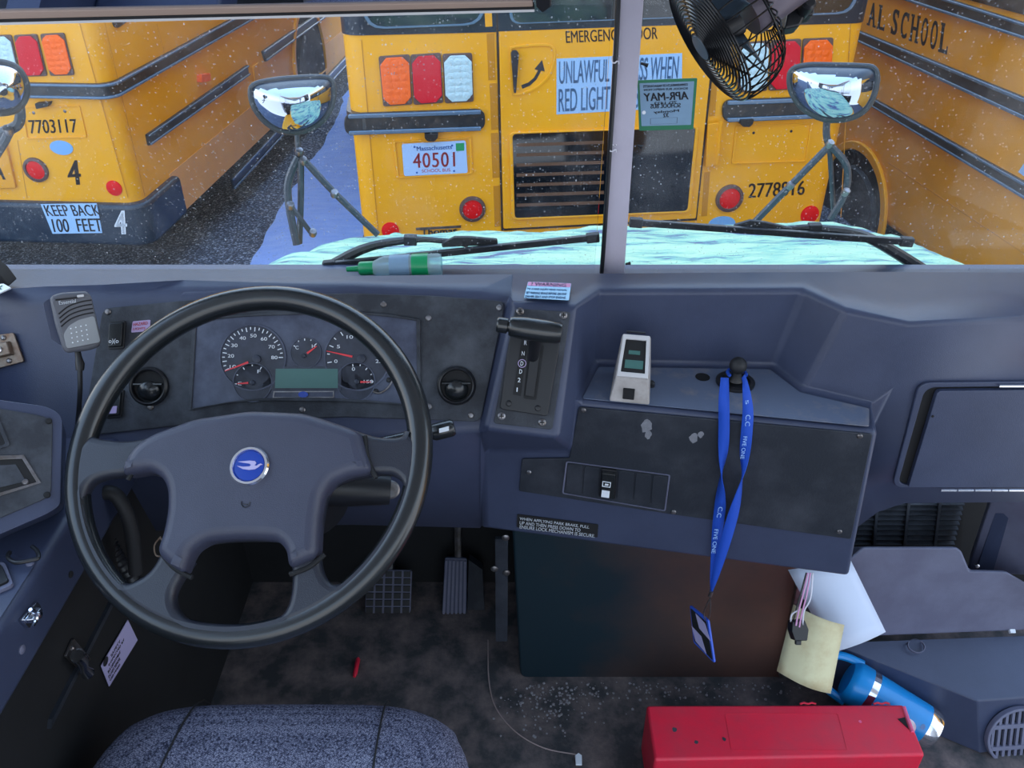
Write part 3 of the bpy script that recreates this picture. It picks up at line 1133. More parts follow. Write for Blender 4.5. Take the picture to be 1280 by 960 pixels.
m.box(dvp(-0.002, 0.002, 0.016), Wd * 0.0085, Nd * 0.003, Vector((0, 0, 0.0085)))
m.build('front_socket', M['blackm'], dv, bevel=0.001)
m = MB()
m.box(dvp(0, 0.0655, 0.0862), Wd * 0.014, Nd * 0.002, Vector((0, 0, 0.001)))
m.build('top_slot', M['black'], dv)

# small dark plug beside it
m = MB()
p = V(814, 480, z=0.786)
m.lathe(p + Vector((0, 0, -0.0035)), (0, 0, 1), [(0.006, 0), (0.006, 0.006), (0.003, 0.009), (0, 0.01)], 12)
tag(m.build('rubber_plug', M['black'], None, p), 'tiny black plug on the shelf right of the beige device', 'plug')

# ---- park brake / mount ball
p = V(919, 478, z=0.7825)
kb = thing('ball_knob', 'black ball-topped knob in a ring on the console shelf, lanyard looped over it', 'knob', p)
m = MB()
m.lathe(p, (0, 0, 1), [(0.030, 0.0), (0.030, 0.003), (0.026, 0.005), (0.022, 0.0045), (0.021, 0.002), (0.0, 0.002)], 28)
m.build('base_ring', M['black'], kb)
m = MB()
m.lathe(p, (0, 0, 1), [(0.012, 0.005), (0.009, 0.012), (0.008, 0.022), (0.0, 0.024)], 16)
m.build('stem', M['black'], kb)
m = MB()
m.lathe(p + Vector((0, 0, 0.031)), (0, 0, 1), [(0.0135 * math.sin(t), -0.0135 * math.cos(t)) for t in [math.pi * k / 14 for k in range(15)]], 24)
m.build('ball', M['rubber'], kb)

# ---- lanyard with badge
ly = thing('lanyard', 'bright blue printed lanyard with an ID badge hanging off the shelf knob', 'lanyard', V(886, 740, pl=CP.lift(0.03)))
LPN = CP.lift(0.022)


def strap(pts, tw, name, lab=None):
    """flat ribbon; pts = photo points with half-width px and twist"""
    c = [V(x, y, pl=CP.lift(h)) for x, y, w, t, h in pts]
    cs = smooth2(c, 6, False)
    ws = smooth2([(w, t) for x, y, w, t, h in pts], 6, False)
    m = MB()
    rows = []
    for i, p in enumerate(cs):
        d = (cs[min(i + 1, len(cs) - 1)] - cs[max(i - 1, 0)]).normalized()
        side = d.cross(CP.n).normalized()
        a = math.radians(ws[i][1])
        wv = (side * math.cos(a) + CP.n * math.sin(a)) * ws[i][0] * 0.00118
        rows.append((p - wv, p + wv))
    m.grid(rows)
    return m.build(name, M['lan'], ly, solid=0.0012, label=lab)


kn = p + Vector((0, 0, 0.016))
strap([(906, 472, 5.0, 10, -0.030), (905, 500, 6.5, 0, 0.004), (905, 535, 6.8, 0, 0.010), (904.5, 562, 6.8, 25, 0.012), (903.5, 585, 7, 70, 0.014), (902.5, 597, 7, 95, 0.015), (902, 612, 7.2, 125, 0.015), (900, 635, 7.5, 165, 0.014),
       (897, 660, 7.2, 180, 0.016), (894, 692, 6.0, 185, 0.018), (891, 720, 4.2, 200, 0.022), (889, 738, 2.2, 230, 0.022)], 0, 'strap', 'left run of the blue strap')
strap([(929, 470, 3.5, 40, -0.030), (933, 490, 5.0, 25, 0.004), (935, 515, 6.6, 10, 0.010), (933, 545, 7.0, -5, 0.014), (930, 572, 6.8, -45, 0.018), (927.5, 592, 6.8, -88, 0.021), (924, 610, 7.0, -120, 0.022), (917, 640, 7.4, -160, 0.024),
       (908, 672, 7.2, -178, 0.026), (899, 703, 6.0, -188, 0.026), (893, 725, 4.0, -200, 0.026), (889.5, 738, 2.2, -230, 0.026)], 0, 'strap', 'right run of the blue strap')
m = MB()
m.tube([kn + Vector((0.014 * math.cos(t), 0.014 * math.sin(t) , 0.001)) for t in [math.radians(k) for k in range(-30, 211, 20)]], 0.0028, 6)
m.build('neck_loop', M['lan'], ly)
LT = CP.lift(0.0175)
for s_, tl_, tr_, bl_ in (('C.C', (938, 517), (937, 531), (932, 517)), ('FIVE ONE', (934, 544), (930, 572), (929, 544)), ('5', (935.5, 498), (935.5, 503), (931.5, 499))):
    text(s_, LT, tl_, tr_, bl_, 0.003, M['lanp'], ly, 'lettering')
for s_, tl_, tr_, bl_ in (('C.C', (903.5, 632), (901, 645), (898, 632)), ('FIVE ONE', (898, 660), (894, 690), (893, 660))):
    text(s_, CP.lift(0.022), tl_, tr_, bl_, 0.003, M['lanp'], ly, 'lettering')
m = MB()
k1 = V(889, 741, pl=CP.lift(0.026))
m.tube([k1 + Vector((0, 0, 0.004)), k1, k1 - Vector((0.001, 0, 0.008))], 0.0035, 8)
hook = [V(x, y, pl=CP.lift(0.026)) for x, y in ((888, 748), (884, 755), (880, 766), (882, 775), (886, 774), (888, 760), (888, 750))]
m.tube(smooth2(hook, 4, False), 0.0012, 6)
m.build('metal_clip', M['steel'], ly, label='metal clip')
bc = V(879, 793, pl=CP.lift(0.028))
BP = Plane(bc, (CP.n * 0.50 - CP.u * 0.866 + Vector((0, 0, 0.1))))
bu = [V(863, 756, pl=BP), V(886, 775, pl=BP), V(894, 829, pl=BP), V(868, 803, pl=BP)]
buv = [((q - BP.o).dot(BP.u), (q - BP.o).dot(BP.v)) for q in bu]
m = MB()
m.plate(BP, rpoly(buv, 0.004), -0.002, 0.002)
bd = m.build('id_badge', M['lan2'], ly, bevel=0.001, label='blue-edged ID badge in a holder')
m = MB()
m.plate(BP, rpoly(offset(buv, 0.006), 0.002), 0.0021, 0.0027)
m.build('badge_window', M['rubber'], bd)
cb = (sum(q[0] for q in buv) / 4, sum(q[1] for q in buv) / 4)
for (f0, f1) in ((0.25, 0.85), (-0.55, 0.15)):
    mm = [(cb[0] + (q[0] - cb[0]) * 0.55, cb[1] + (q[1] - cb[1]) * 0.3 + 0.016 * (1 if f0 > 0 else -1)) for q in buv]
    m = MB()
    m.plate(BP, mm, 0.0028, 0.0033)
    m.build('badge_print', M['card'], bd)

# ---- steering wheel
WPL = Plane((-0.3451, 0.8684, 0.8185), (-0.0621, -0.6022, 0.7959))
sw_ = thing('steering_wheel', 'large black four-spoke steering wheel with a blue round emblem on its hub', 'steering wheel', WPL.o - WPL.n * 0.03)
RM, RT_ = 0.2268, 0.0165
cpx = (310, 573)
m = MB()
rr_ = [0.0162 + 0.0012 * math.sin(2 * math.pi * k / 96) for k in range(96)]
m.tube([WPL.w((0.2434 - rr_[k]) * math.cos(2 * math.pi * k / 96), (0.2434 - rr_[k]) * math.sin(2 * math.pi * k / 96), 0) for k in range(96)], rr_, 20, closed=True)
m.build('rim', M['rim'], sw_)
SPL = WPL.lift(0.0015)


def SP(pts, n=5):
    return [tuple(q) for q in smooth2(SPL.P(pts), n)]


top = [tuple(q) for q in smooth2(SPL.P([(118, 547), (135, 551), (165, 553), (200, 545), (250, 527), (318, 517), (385, 520), (430, 534), (470, 547), (500, 548), (506, 540)]), 5, False)]
aL = math.atan2(top[0][1], top[0][0])
aR = math.atan2(top[-1][1], top[-1][0])
if aL < 0:
    aL += 2 * math.pi
a_end = aL
a_st = aR
# outer outline follows the rim's middle line from right end, round the bottom, to the left end
arc = []
span = 2 * math.pi - (a_end - a_st)
for k in range(1, 48):
    t = a_st - span * k / 48
    arc.append((RM * math.cos(t), RM * math.sin(t)))
outer = top + arc
hl = SP([(112, 640), (110, 622), (118, 606), (135, 599), (159, 596), (178, 592), (205, 598), (219, 614), (218, 641), (212, 668), (203, 695), (192, 713), (178, 724), (162, 730), (148, 724), (134, 705), (121, 677), (115, 655)])
hb = SP([(243, 700), (250, 687), (264, 681), (291, 678), (320, 677), (349, 678), (362, 687), (367, 712), (366, 742), (358, 765), (342, 775), (318, 780), (291, 781), (262, 779), (237, 774), (223, 760), (221, 742), (231, 722)])
hr = SP([(407, 640), (411, 622), (419, 610), (438, 601), (460, 597), (480, 594), (496, 597), (506, 611), (504, 637), (492, 664), (476, 690), (458, 710), (438, 724), (420, 731), (408, 722), (402, 700), (403, 670)])
curve_solid('spokes', [outer, hl, hb, hr], SPL, 0, 0.0035, 0.009, M['spoke'], sw_)
padp = [(197, 547), (250, 528), (318, 518), (385, 521), (430, 535), (455, 544), (461, 570), (470, 594), (438, 599), (419, 608), (409, 622), (404, 650), (402, 690), (398, 699), (366, 714), (363, 690), (352, 678), (320, 676), (291, 677), (264, 680), (248, 690), (241, 704), (236, 719), (218, 708), (203, 693), (212, 668), (217, 640), (217, 618), (212, 603), (197, 592), (160, 598), (164, 580), (176, 562)]
PDL = WPL.lift(0.004)
pad_uv = rpoly(PDL.P(padp), 0.012, 5)
pad = curve_solid('hub_pad', [pad_uv], PDL, 0.004, 0.007, 0.015, M['pad'], sw_, 5, label='raised blue-grey hub pad')
FP = WPL.lift(0.0302)
for a_, b_ in (((203, 693), (240, 722)), ((362, 718), (406, 693)), ((456, 545), (470, 598)), ((199, 547), (160, 600))):
    m = MB()
    p0, p1 = V(*a_, pl=WPL.lift(0.0145)), V(*b_, pl=WPL.lift(0.0145))
    mid = (p0 + p1) / 2
    d = (p1 - p0)
    sd = d.cross(WPL.n).normalized()
    m.tube(smooth2([p0, mid + sd * 0.004, p1], 5, False), 0.0032, 8)
    m.build('pad_seam', M['blackm'], sw_, label='black seam between pad and spoke')
a, b = FP.uv(312.5, 583)
ec = FP.w(a, b, 0.0)
m = MB()
er = 0.0255
m.lathe(ec, FP.n, [(er, -0.002), (er, 0.003), (er * 0.93, 0.0055), (er * 0.82, 0.0055), (er * 0.76, 0.003), (er * 0.76, 0.001), (0, 0.001)], 48)
em = m.build('emblem_ring', M['chrome'], sw_, label='chrome ring around the blue emblem')
m = MB()
m.lathe(ec, FP.n, [(er * 0.755, 0.001), (er * 0.755, 0.0032), (0, 0.0038)], 40)
m.build('emblem_disc', M['blue'], em, label='blue enamel disc')
bird = [(-0.62, 0.2), (-0.3, 0.25), (0.0, 0.3), (0.28, 0.29), (0.37, 0.2), (0.3, 0.06), (0.42, 0.05), (0.52, 0.14), (0.62, 0.18), (0.73, 0.13), (0.62, 0.1), (0.52, -0.02), (0.36, -0.14), (0.05, -0.2), (-0.3, -0.17), (-0.64, -0.02), (-0.3, -0.05), (0.05, -0.01), (0.12, 0.07), (0.0, 0.14), (-0.3, 0.16)]
m = MB()
m.plate(FP, [(a + x * er * 0.95, b + (y - 0.03) * er * 0.95) for x, y in bird], 0.0036, 0.0046)
m.build('emblem_bird', M['card'], em, label='pale flying bird mark')
a, b = FP.uv(307, 630)
m = MB()
hp = [FP.w(a + x, b + y, 0.0008) for x, y in ((-0.0055, 0.003), (-0.005, -0.001), (-0.002, -0.004), (0.002, -0.004), (0.005, -0.001), (0.0055, 0.003))]
m.tube(hp, 0.0006, 6)
m.tube([FP.w(a - 0.003, b - 0.0005, 0.0008), FP.w(a + 0.003, b - 0.0005, 0.0008)], 0.0006, 6)
m.build('horn_mark', M['black'], sw_)

# ---- steering column
cb_ = WPL.o - WPL.n * 0.045
ce = WPL.o - WPL.n * 0.17 + Vector((0, 0.02, -0.02))
cl_ = thing('steering_column', 'dark steering column shroud with ignition lock and stalk behind the wheel', 'steering column', ce)
m = MB()
m.lathe(ce, (cb_ - ce), [(0.075, -0.06), (0.072, 0.02), (0.062, (cb_ - ce).length * 0.8), (0.05, (cb_ - ce).length), (0, (cb_ - ce).length)], 28)
m.build('shroud', M['black'], cl_)
m = MB()
s0 = cb_ - WPL.n * 0.02
s1 = V(540, 541, d=1.19)
s2 = V(568, 534, d=1.19)
m.tube([s0, s0.lerp(s1, 0.6), s1], [0.009, 0.008, 0.010], 12)
m.lathe(s1, s2 - s1, [(0.0, 0), (0.0105, 0), (0.0125, 0.004), (0.0125, (s2 - s1).length - 0.004), (0.010, (s2 - s1).length), (0, (s2 - s1).length)], 20)
stl = m.build('stalk', M['rim'], cl_, label='dark stalk switch sticking out right of the wheel')
m = MB()
q = V(555, 537, d=1.175)
m.box(q, (s2 - s1).normalized() * 0.007, Vector((0, 0.3, 0.8)).normalized() * 0.003, Vector((0, -0.9, 0.35)).normalized() * 0.001)
m.build('stalk_mark', M['white'], stl)
m = MB()
ki = V(488, 612, d=1.2)
kd = (EYE - ki).normalized()
m.tube([s0 + Vector((0.03, 0.01, -0.04)), ki - kd * 0.012], [0.035, 0.022], 18)
m.build('lock_housing', M['black'], cl_)
m = MB()
m.lathe(ki - kd * 0.012, kd, [(0.0135, 0), (0.0135, 0.01), (0.011, 0.012), (0.006, 0.012), (0.006, 0.010), (0, 0.010)], 24)
m.build('ignition_lock', M['steel'], cl_, label='metal ignition lock barrel')
m = MB()
pts = [V(x, y, d=1.16) for x, y in ((200, 672), (193, 682), (195, 694), (203, 694), (205, 680), (201, 673))]
m.tube(smooth2(pts, 4), 0.0012, 6, closed=True)
m.build('key_ring', M['bronze'], cl_)

# ---- footwell hose left of the column
m = MB()
pts = smooth2([V(x, y, d=dd) for x, y, dd in ((122, 618, 1.24), (142, 617, 1.24), (158, 640, 1.25), (166, 672, 1.27), (170, 715, 1.3))], 6, False)
m.tube(pts, 0.011, 12)
tag(m.build('hose', M['rubber'], None, pts[-1]), 'smooth dark hose curving down behind the wheel on the left', 'hose')
m = MB()
pts = smooth2([V(x, y, d=dd) for x, y, dd in ((122, 640, 1.30), (132, 668, 1.31), (148, 700, 1.33), (176, 735, 1.36))], 12, False)
rr = [0.013 if k % 2 else 0.0105 for k in range(len(pts))]
m.tube(pts, rr, 12)
tag(m.build('corrugated_hose', M['black'], None, pts[-1]), 'black ribbed hose low behind the left wheel opening', 'hose')

# ---- pedals
def pedal(name, lab, q, Y, ribs, material):
    pts = [V(x, y, Y=Y + (0.05 if i < 2 else 0.0)) for i, (x, y) in enumerate(q)]
    n_ = (pts[1] - pts[0]).cross(pts[3] - pts[0]).normalized()
    if n_.y > 0:
        n_ = -n_
    pl = Plane(pts[3], n_)
    uv = [((p_ - pl.o).dot(pl.u), (p_ - pl.o).dot(pl.v)) for p_ in pts]
    t = thing(name, lab, 'pedal', pts[3])
    m = MB()
    m.plate(pl, rpoly(uv, 0.006), -0.008, 0.0)
    m.build('pedal_pad', material, t, bevel=0.002)
    return t, pl, uv


t, pl, uv = pedal('brake_pedal', 'square brake pedal with a grid tread under the steering wheel', [(458, 712), (515, 713), (513, 767), (456, 767)], 1.32, 0, M['dash2'])


def bil(uv, s, r):
    a = Vector(uv[0]) * (1 - s) + Vector(uv[1]) * s
    b = Vector(uv[3]) * (1 - s) + Vector(uv[2]) * s
    return a * (1 - r) + b * r


m = MB()
for i in range(5):
    for j in range(6):
        q = [bil(uv, s, r) for s, r in (((i + 0.12) / 5, (j + 0.12) / 6), ((i + 0.88) / 5, (j + 0.12) / 6), ((i + 0.88) / 5, (j + 0.88) / 6), ((i + 0.12) / 5, (j + 0.88) / 6))]
        m.plate(pl, [tuple(x) for x in q], 0.0, 0.004)
m.build('tread', M['rubber'], t)
m = MB()
c_ = pl.w(*bil(uv, 0.5, 0.3), -0.01)
m.tube([c_, c_ + Vector((0, 0.08, 0.1)), c_ + Vector((0, 0.12, 0.3))], 0.012, 8)
m.build('pedal_arm', M['black'], t)
t, pl, uv = pedal('accelerator_pedal', 'tall ribbed accelerator pedal right of the brake pedal', [(556, 697), (584, 698), (583, 773), (552, 773)], 1.32, 0, M['dash'])
m = MB()
for i in range(6):
    s0, s1 = (i + 0.2) / 6, (i + 0.75) / 6
    q = [bil(uv, s, r) for s, r in ((s0, 0.04), (s1, 0.04), (s1, 0.96), (s0, 0.96))]
    m.plate(pl, [tuple(x) for x in q], 0.0, 0.003)
m.build('tread', M['dash2'], t)
m = MB()
c_ = pl.w(*bil(uv, 0.6, 0.1), -0.01)
m.tube([c_, c_ + Vector((0, 0.03, 0.08)), c_ + Vector((0.0, 0.09, 0.28))], 0.009, 8)
m.build('pedal_arm', M['steel'], t)
m = MB()
m.prism([V(586, 700, Y=1.36), V(603, 712, Y=1.36), V(606, 770, Y=1.33), V(584, 772, Y=1.33)], (0, 0.02, 0))
m.build('pedal_bracket', M['panel2'], t)

# ---- engine cover
ec_ = thing('engine_cover', 'big black engine cover box standing on the floor under the console', 'engine cover', (0.2, 1.2, 0))
EP = Plane((0, 1.15, 0), (0, -1, 0))
m = MB()
m.plate(EP, rpoly(EP.P([(640, 655), (1003, 690), (981, 852), (650, 850)]), [0.01, 0.01, 0.02, 0.03], 5), -0.25, 0.0)
m.build('cover_shell', M['engine'], ec_, bevel=0.006)
m = MB()
a, b = V(1003, 716, Y=1.142), V(978, 845, Y=1.142)
m.box((a + b) / 2, (b - a) / 2, (0.008, 0, 0.001), (0, 0.006, 0))
m.build('edge_strip', M['steel'], ec_, bevel=0.002, label='grey metal edge strip')
m = MB()
a, b = V(627, 672, Y=1.155), V(627, 800, Y=1.155)
m.box((a + b) / 2, (b - a) / 2, (0.012, 0, 0), (0, 0.004, 0))
fl = m.build('side_flange', M['panel2'], ec_)
for (x, y) in ((632, 672), (618, 711), (633, 716)):
    screw(Plane((0, 1.15, 0), (0, -1, 0)), x, y, 0.007, fl, M['steel'], 0.0, 'bolt')

# ---- floor, walls
m = MB()
m.bx(-0.85, 1.45, -0.1, 1.75, -0.06, 0.0)
fl_ = tag(m.build('floor', M['mud'], None), kind='structure')
m = MB()
arc_ = [V(x, y, z=0.001) for x, y in ((610, 800), (611, 850), (620, 885), (645, 915), (680, 935), (720, 943))]
m.tube(smooth2(arc_, 5, False), 0.0014, 4)
tag(m.build('scrape_mark', M['scrape'], None), kind='structure')
m = MB()
m.bx(-0.85, 1.45, 1.42, 1.45, -0.06, 0.74)
tag(m.build('wall_front', M['blackm'], None), kind='structure')
m = MB()
m.bx(-0.66, -0.62, -0.1, 1.5, 0.0, 0.70)
wl = tag(m.build('wall_left', M['blackm'], None), kind='structure')
m = MB()
a, b = V(140, 752, X=-0.617), V(62, 905, X=-0.617)
m.box((a + b) / 2, (b - a) / 2, (0.003, 0, 0), Vector((0, 1, 1)).normalized() * 0.006)
m.build('wall_seam', M['panel2'], wl)
m = MB()
m.bx(-0.92, -0.86, -0.1, 1.2, 0.0, 0.88)
tag(m.build('trim_1', M['dash'], None), kind='structure')

# ---- left ledge
lg = thing('side_console', 'dark blue-grey driver side console ledge along the left wall', 'side console', (-0.7, 0.6, 0.63))
m = MB()
m.prism([Vector((-0.6, 0.2, 0.722)), Vector((-0.6, 0.2, 0.627)), Vector((-0.655, 0.2, 0.627)), Vector((-0.655, 0.2, 0.66)), Vector((-0.86, 0.2, 0.66)), Vector((-0.86, 0.2, 0.722))], (0, 0.90, 0))
m.build('ledge', M['dash'], lg, bevel=0.012, seg=3)
LTP = Plane((-0.7, 0.7, 0.7222), (0, 0, 1), up=(0, 1, 0))
m = MB()
m.plate(LTP, rpoly(LTP.P([(44, 706), (0, 775), (-60, 790), (-60, 700), (20, 694)]), 0.004), 0.0002, 0.0016)
pn = m.build('ledge_panel', M['dash'], lg, bevel=0.0008)
q = LTP.P([(-20, 708), (8, 707), (19, 735), (-20, 752)])
m = MB()
m.ring(LTP, rpoly(q, 0.006), rpoly(offset(q, 0.007), 0.004), 0.0016, 0.007)
sf_ = m.build('switch_bezel', M['dash2'], pn, bevel=0.0015)
m = MB()
m.plate(LTP, rpoly(offset(q, 0.0075), 0.003), 0.0017, 0.010)
m.build('toggle_switch', M['black'], sf_, bevel=0.002)
screw(LTP, 38, 706, 0.005, pn, M['dash2'], 0.0016)
m = MB()
pts = [V(x, y, z=0.734) for x, y in ((12, 690), (10, 697), (20, 703), (40, 700), (48, 697), (46, 688), (40, 683))]
m.tube(smooth2(pts, 5, False), 0.0028, 8)
tag(m.build('cable_loop', M['black'], None, pts[2]), 'short black cable loop on the left side ledge', 'cable')
LSP = Plane((-0.6, 0.7, 0.67), (1, 0, 0))
screw(LSP, 88, 718, 0.005, lg, M['blackm'], 0.0, 'screw')
screw(LSP, 27, 812, 0.006, lg, M['dash2'], 0.0, 'screw')


def latch(name, lab, pl, q, metal, h=0.0):
    base = pl.w(*pl.uv(*q[0]), h)
    t = thing(name, lab, 'latch', base)
    uv = pl.P(q)
    m = MB()
    m.plate(pl, rpoly(uv, 0.003), h + 0.0005, h + 0.004)
    m.build('base_plate', metal, t, bevel=0.0008)
    m = MB()
    mid = [tuple(bil(uv, s, r)) for s, r in ((0.1, 0.25), (0.8, 0.25), (0.8, 0.72), (0.1, 0.72))]
    m.frustum(pl, mid, h + 0.004, h + 0.012, 0.85)
    m.build('catch', metal, t, bevel=0.0015)
    for s, r in ((0.55, 0.12), (0.6, 0.86)):
        c = bil(uv, s, r)
        m = MB()
        m.lathe(pl.w(c.x, c.y, h + 0.004), pl.n, [(0.004, 0), (0.004, 0.0015), (0.002, 0.003), (0, 0.003)], 12)
        m.build('rivet', M['steel'], t)
    c = bil(uv, 0.45, 0.48)
    m = MB()
    m.lathe(pl.w(c.x, c.y, h + 0.012), pl.n, [(0.005, 0), (0.0045, 0.003), (0, 0.005)], 14)
    m.build('stud', M['chrome'], t)
    return t


latch('dash_latch', 'worn bronze latch plate screwed to the dashboard face left of the microphone', IP, [(-10, 420), (19, 416), (32, 452), (-10, 463)], M['bronze'], 0.001)
t = latch('ledge_latch', 'shiny chrome latch on the side of the left console ledge', LSP, [(22, 775), (42, 752), (47, 758), (32, 786)], M['chrome'], 0.001)
m = MB()
pts = [V(x, y, X=-0.585) for x, y in ((38, 762), (44, 766), (45, 776), (41, 783))]
m.tube(smooth2(pts, 4, False), 0.0025, 6)
m.build('hook', M['chrome'], t)
LBP = Plane((-0.62, 0.7, 0.4), (1, 0, 0))
t = latch('door_catch', 'grey metal catch on the black lower left wall above the seat', LBP, [(78, 820), (88, 798), (110, 824), (98, 838)], M['steel'], 0.001)
m = MB()
pts = [V(x, y, X=-0.60) for x, y in ((96, 820), (103, 826), (105, 836), (110, 842))]
m.tube(pts, [0.009, 0.009, 0.006, 0.009], 12)
m.build('hook', M['chrome'], t)

# card on the lower wall
m = MB()
cq = [V(163, 775, X=-0.612), V(175, 800, X=-0.612), V(140, 858, X=-0.612), V(130, 832, X=-0.612)]
KP = Plane((-0.617, 0.8, 0.3), (1, 0, 0))
cuv = [((p_ - KP.o).dot(KP.u), (p_ - KP.o).dot(KP.v)) for p_ in cq]
m.plate(KP, cuv, 0.0, 0.0012)
cd = m.build('inspection_card', M['card'], None, cq[3])
tag(cd, 'pale lavender printed card stuck to the lower left wall beside the seat', 'card')
for i, (r0, r1, s0, s1) in enumerate(((0.14, 0.24, 0.28, 0.62), (0.30, 0.38, 0.15, 0.72), (0.46, 0.56, 0.08, 0.52), (0.62, 0.74, 0.05, 0.45), (0.80, 0.88, 0.05, 0.40))):
    def B(s, r):
        u0 = Vector(cuv[3]) * (1 - s) + Vector(cuv[0]) * s
        u1 = Vector(cuv[2]) * (1 - s) + Vector(cuv[1]) * s
        return u0 * (1 - r) + u1 * r
    text(('SAFETY', 'INSPECTED BY', 'BUS DEPARTMENT', 'DO NOT REMOVE', 'CERTIFIED')[i], KP, B(s0, r0), B(s1, r0), B(s0, r1), 0.0013, M['ink'], cd, px=False, bold=0.01)
m = MB()
c = Vector(cuv[3]) * 0.86 + Vector(cuv[0]) * 0.07 + Vector(cuv[2]) * 0.12
m.plate(KP, circ(cuv[3][0] * 0.80 + cuv[0][0] * 0.12 + cuv[2][0] * 0.08, cuv[3][1] * 0.80 + cuv[0][1] * 0.12 + cuv[2][1] * 0.08, 0.008, 20, 0.006), 0.0013, 0.002)
m.build('card_logo', M['ink'], cd)

# ---- driver side switch pod
PN = Vector((0.42, -0.62, 0.66)).normalized()
SPD = Plane(V(60, 560, d=1.10), PN)
pd_ = thing('side_control_pod', 'dark angled control pod with an empty radio slot at the left end of the dash', 'control pod', V(40, 640, pl=SPD) - PN * 0.03)
m = MB()
m.plate(SPD, rpoly(SPD.P([(-60, 488), (0, 500), (60, 508), (78, 520), (76, 632), (60, 642), (0, 668), (-60, 695)]), [0.005, 0.01, 0.01, 0.012, 0.015, 0.01, 0.005, 0.005], 4), -0.11, 0.0)
m.build('pod_shell', M['dash'], pd_, bevel=0.007, seg=3)
m = MB()
m.plate(SPD, rpoly(SPD.P([(-60, 497), (0, 511), (52, 520), (66, 526), (64, 616), (56, 624), (0, 648), (-60, 672)]), 0.006), 0.0004, 0.003)
pf_ = m.build('pod_face', M['panel'], pd_, bevel=0.001)
m = MB()
q = SPD.P([(-60, 572), (30, 569), (52, 604), (-60, 640)])
q2 = SPD.P([(-60, 578), (28, 574), (46, 603), (-60, 634)])
m.ring(SPD, q, q2, 0.003, 0.0055)
rs_ = m.build('slot_trim', M['steel'], pf_, bevel=0.0006, label='metal trim around the empty slot')
m = MB()
m.plate(SPD, q2, 0.0032, 0.0036)
m.build('slot_recess', M['blackm'], rs_)
m = MB()
m.plate(SPD, SPD.P([(-60, 586), (20, 581), (33, 602), (-60, 624)]), 0.0038, 0.0046)
m.build('slot_back', M['panel'], rs_)
screw(SPD, 32, 603, 0.004, rs_, M['steel'], 0.0046)
m = MB()
q = SPD.P([(-60, 520), (-2, 520), (14, 558), (-60, 578)])
m.ring(SPD, rpoly(q, 0.004), rpoly(offset(q, 0.006), 0.004), 0.003, 0.006)
b_ = m.build('cover_bezel', M['panel'], pf_, bevel=0.001)
m = MB()
m.plate(SPD, rpoly(offset(q, 0.0062), 0.004), 0.0032, 0.005)
m.build('cover_plate', M['black'], b_)
for (x, y) in ((61, 527), (59, 619)):
    screw(SPD, x, y, 0.0042, pf_, M['blackm'], 0.003)

# ---- microphone
_mc = V(95, 405, d=1.19)
MP = Plane(_mc, (EYE - _mc).normalized() + Vector((0.08, 0, 0.05)))
mc = thing('radio_microphone', 'grey hand microphone on a black lead clipped to the dash left of the wheel', 'microphone', V(97, 440, pl=MP))
m = MB()
mo = MP.P([(62, 371), (75, 366), (108, 364), (114, 370), (127, 424), (125, 433), (112, 438), (84, 441), (79, 436), (69, 405)])
m.plate(MP, rpoly(mo, 0.006), -0.026, 0.006)
m.build('mic_body', M['mic'], mc, bevel=0.006, seg=3)
m = MB()
m.plate(MP, rpoly(MP.P([(64, 375), (113, 370), (126, 428), (84, 437)]), 0.005), 0.006, 0.008)
mf = m.build('mic_face', M['mic'], mc, bevel=0.002)
m = MB()
for k in range(4):
    y0 = 393 + k * 5.2
    pts = [MP.w(*MP.uv(x, y), 0.0082) for x, y in ((73 + k * 1.0, y0), (85 + k, y0 - 9.5), (100 + k, y0 - 15), (114 + k * 0.8, y0 - 17.5))]
    m.tube(smooth2(pts, 5, False), 0.0009, 6)
m.build('speaker_slot', M['blackm'], mf)
m = MB()
m.plate(MP, rpoly(MP.P([(79, 418), (86, 407), (98, 400), (117, 395), (125, 428), (83, 436)]), 0.004), 0.008, 0.0092)
gp_ = m.build('grip_pad', M['offw'], mf, bevel=0.0008, label='paler dotted grip pad')
gp_.data.materials[0] = mat('mic_pad_grey', (138, 142, 146), 0.6, var=0.1)
m = MB()
for i in range(4):
    for j in range(4):
        x, y = 88 + i * 6.3 + j * 0.8, 411 + j * 5.8 - i * 1.4
        m.lathe(MP.w(*MP.uv(x, y), 0.0092), MP.n, [(0.001, 0), (0.0008, 0.0006), (0, 0.0008)], 8)
m.build('grip_dots', M['white'], gp_)
m = MB()
m.plate(MP, MP.P([(69, 374.5), (97, 371.5), (97, 373.5), (69, 376.5)]), 0.0082, 0.0086)
m.build('top_slot', M['blackm'], mf)
m = MB()
m.plate(MP, rpoly(MP.P([(95.5, 369.5), (104, 368.5), (104.5, 371.5), (96, 372.5)]), 0.001), 0.0082, 0.011)
m.build('slide_switch', M['offw'], mf, bevel=0.0006)
text('Essential', MP, (73, 377), (94, 374.2), (73.6, 381.6), 0.0083, M['white'], mf, bold=0.01)
m = MB()
m.plate(MP, rpoly(MP.P([(54, 378), (62, 372), (70, 405), (78, 432), (64, 422)]), 0.003), -0.024, -0.012)
m.build('talk_bar', M['dash'], mc, bevel=0.003)
m = MB()
c0_ = V(97, 439, pl=MP.lift(-0.010))
c1_ = V(100, 455, pl=MP.lift(-0.010))
c2_ = V(100, 463, pl=MP.lift(-0.010))
m.tube([c0_, c0_.lerp(c1_, 0.5), c1_, c2_], [0.004, 0.0045, 0.0065, 0.0055], 12)
m.build('strain_relief', M['black'], mc)
m = MB()
pts = [c2_, V(100, 490, pl=MP.lift(-0.012)), V(98, 520, pl=MP.lift(-0.03)), V(94, 560, pl=MP.lift(-0.05))]
m.tube(smooth2(pts, 6, False), 0.0034, 10)
m.build('lead', M['black'], mc)

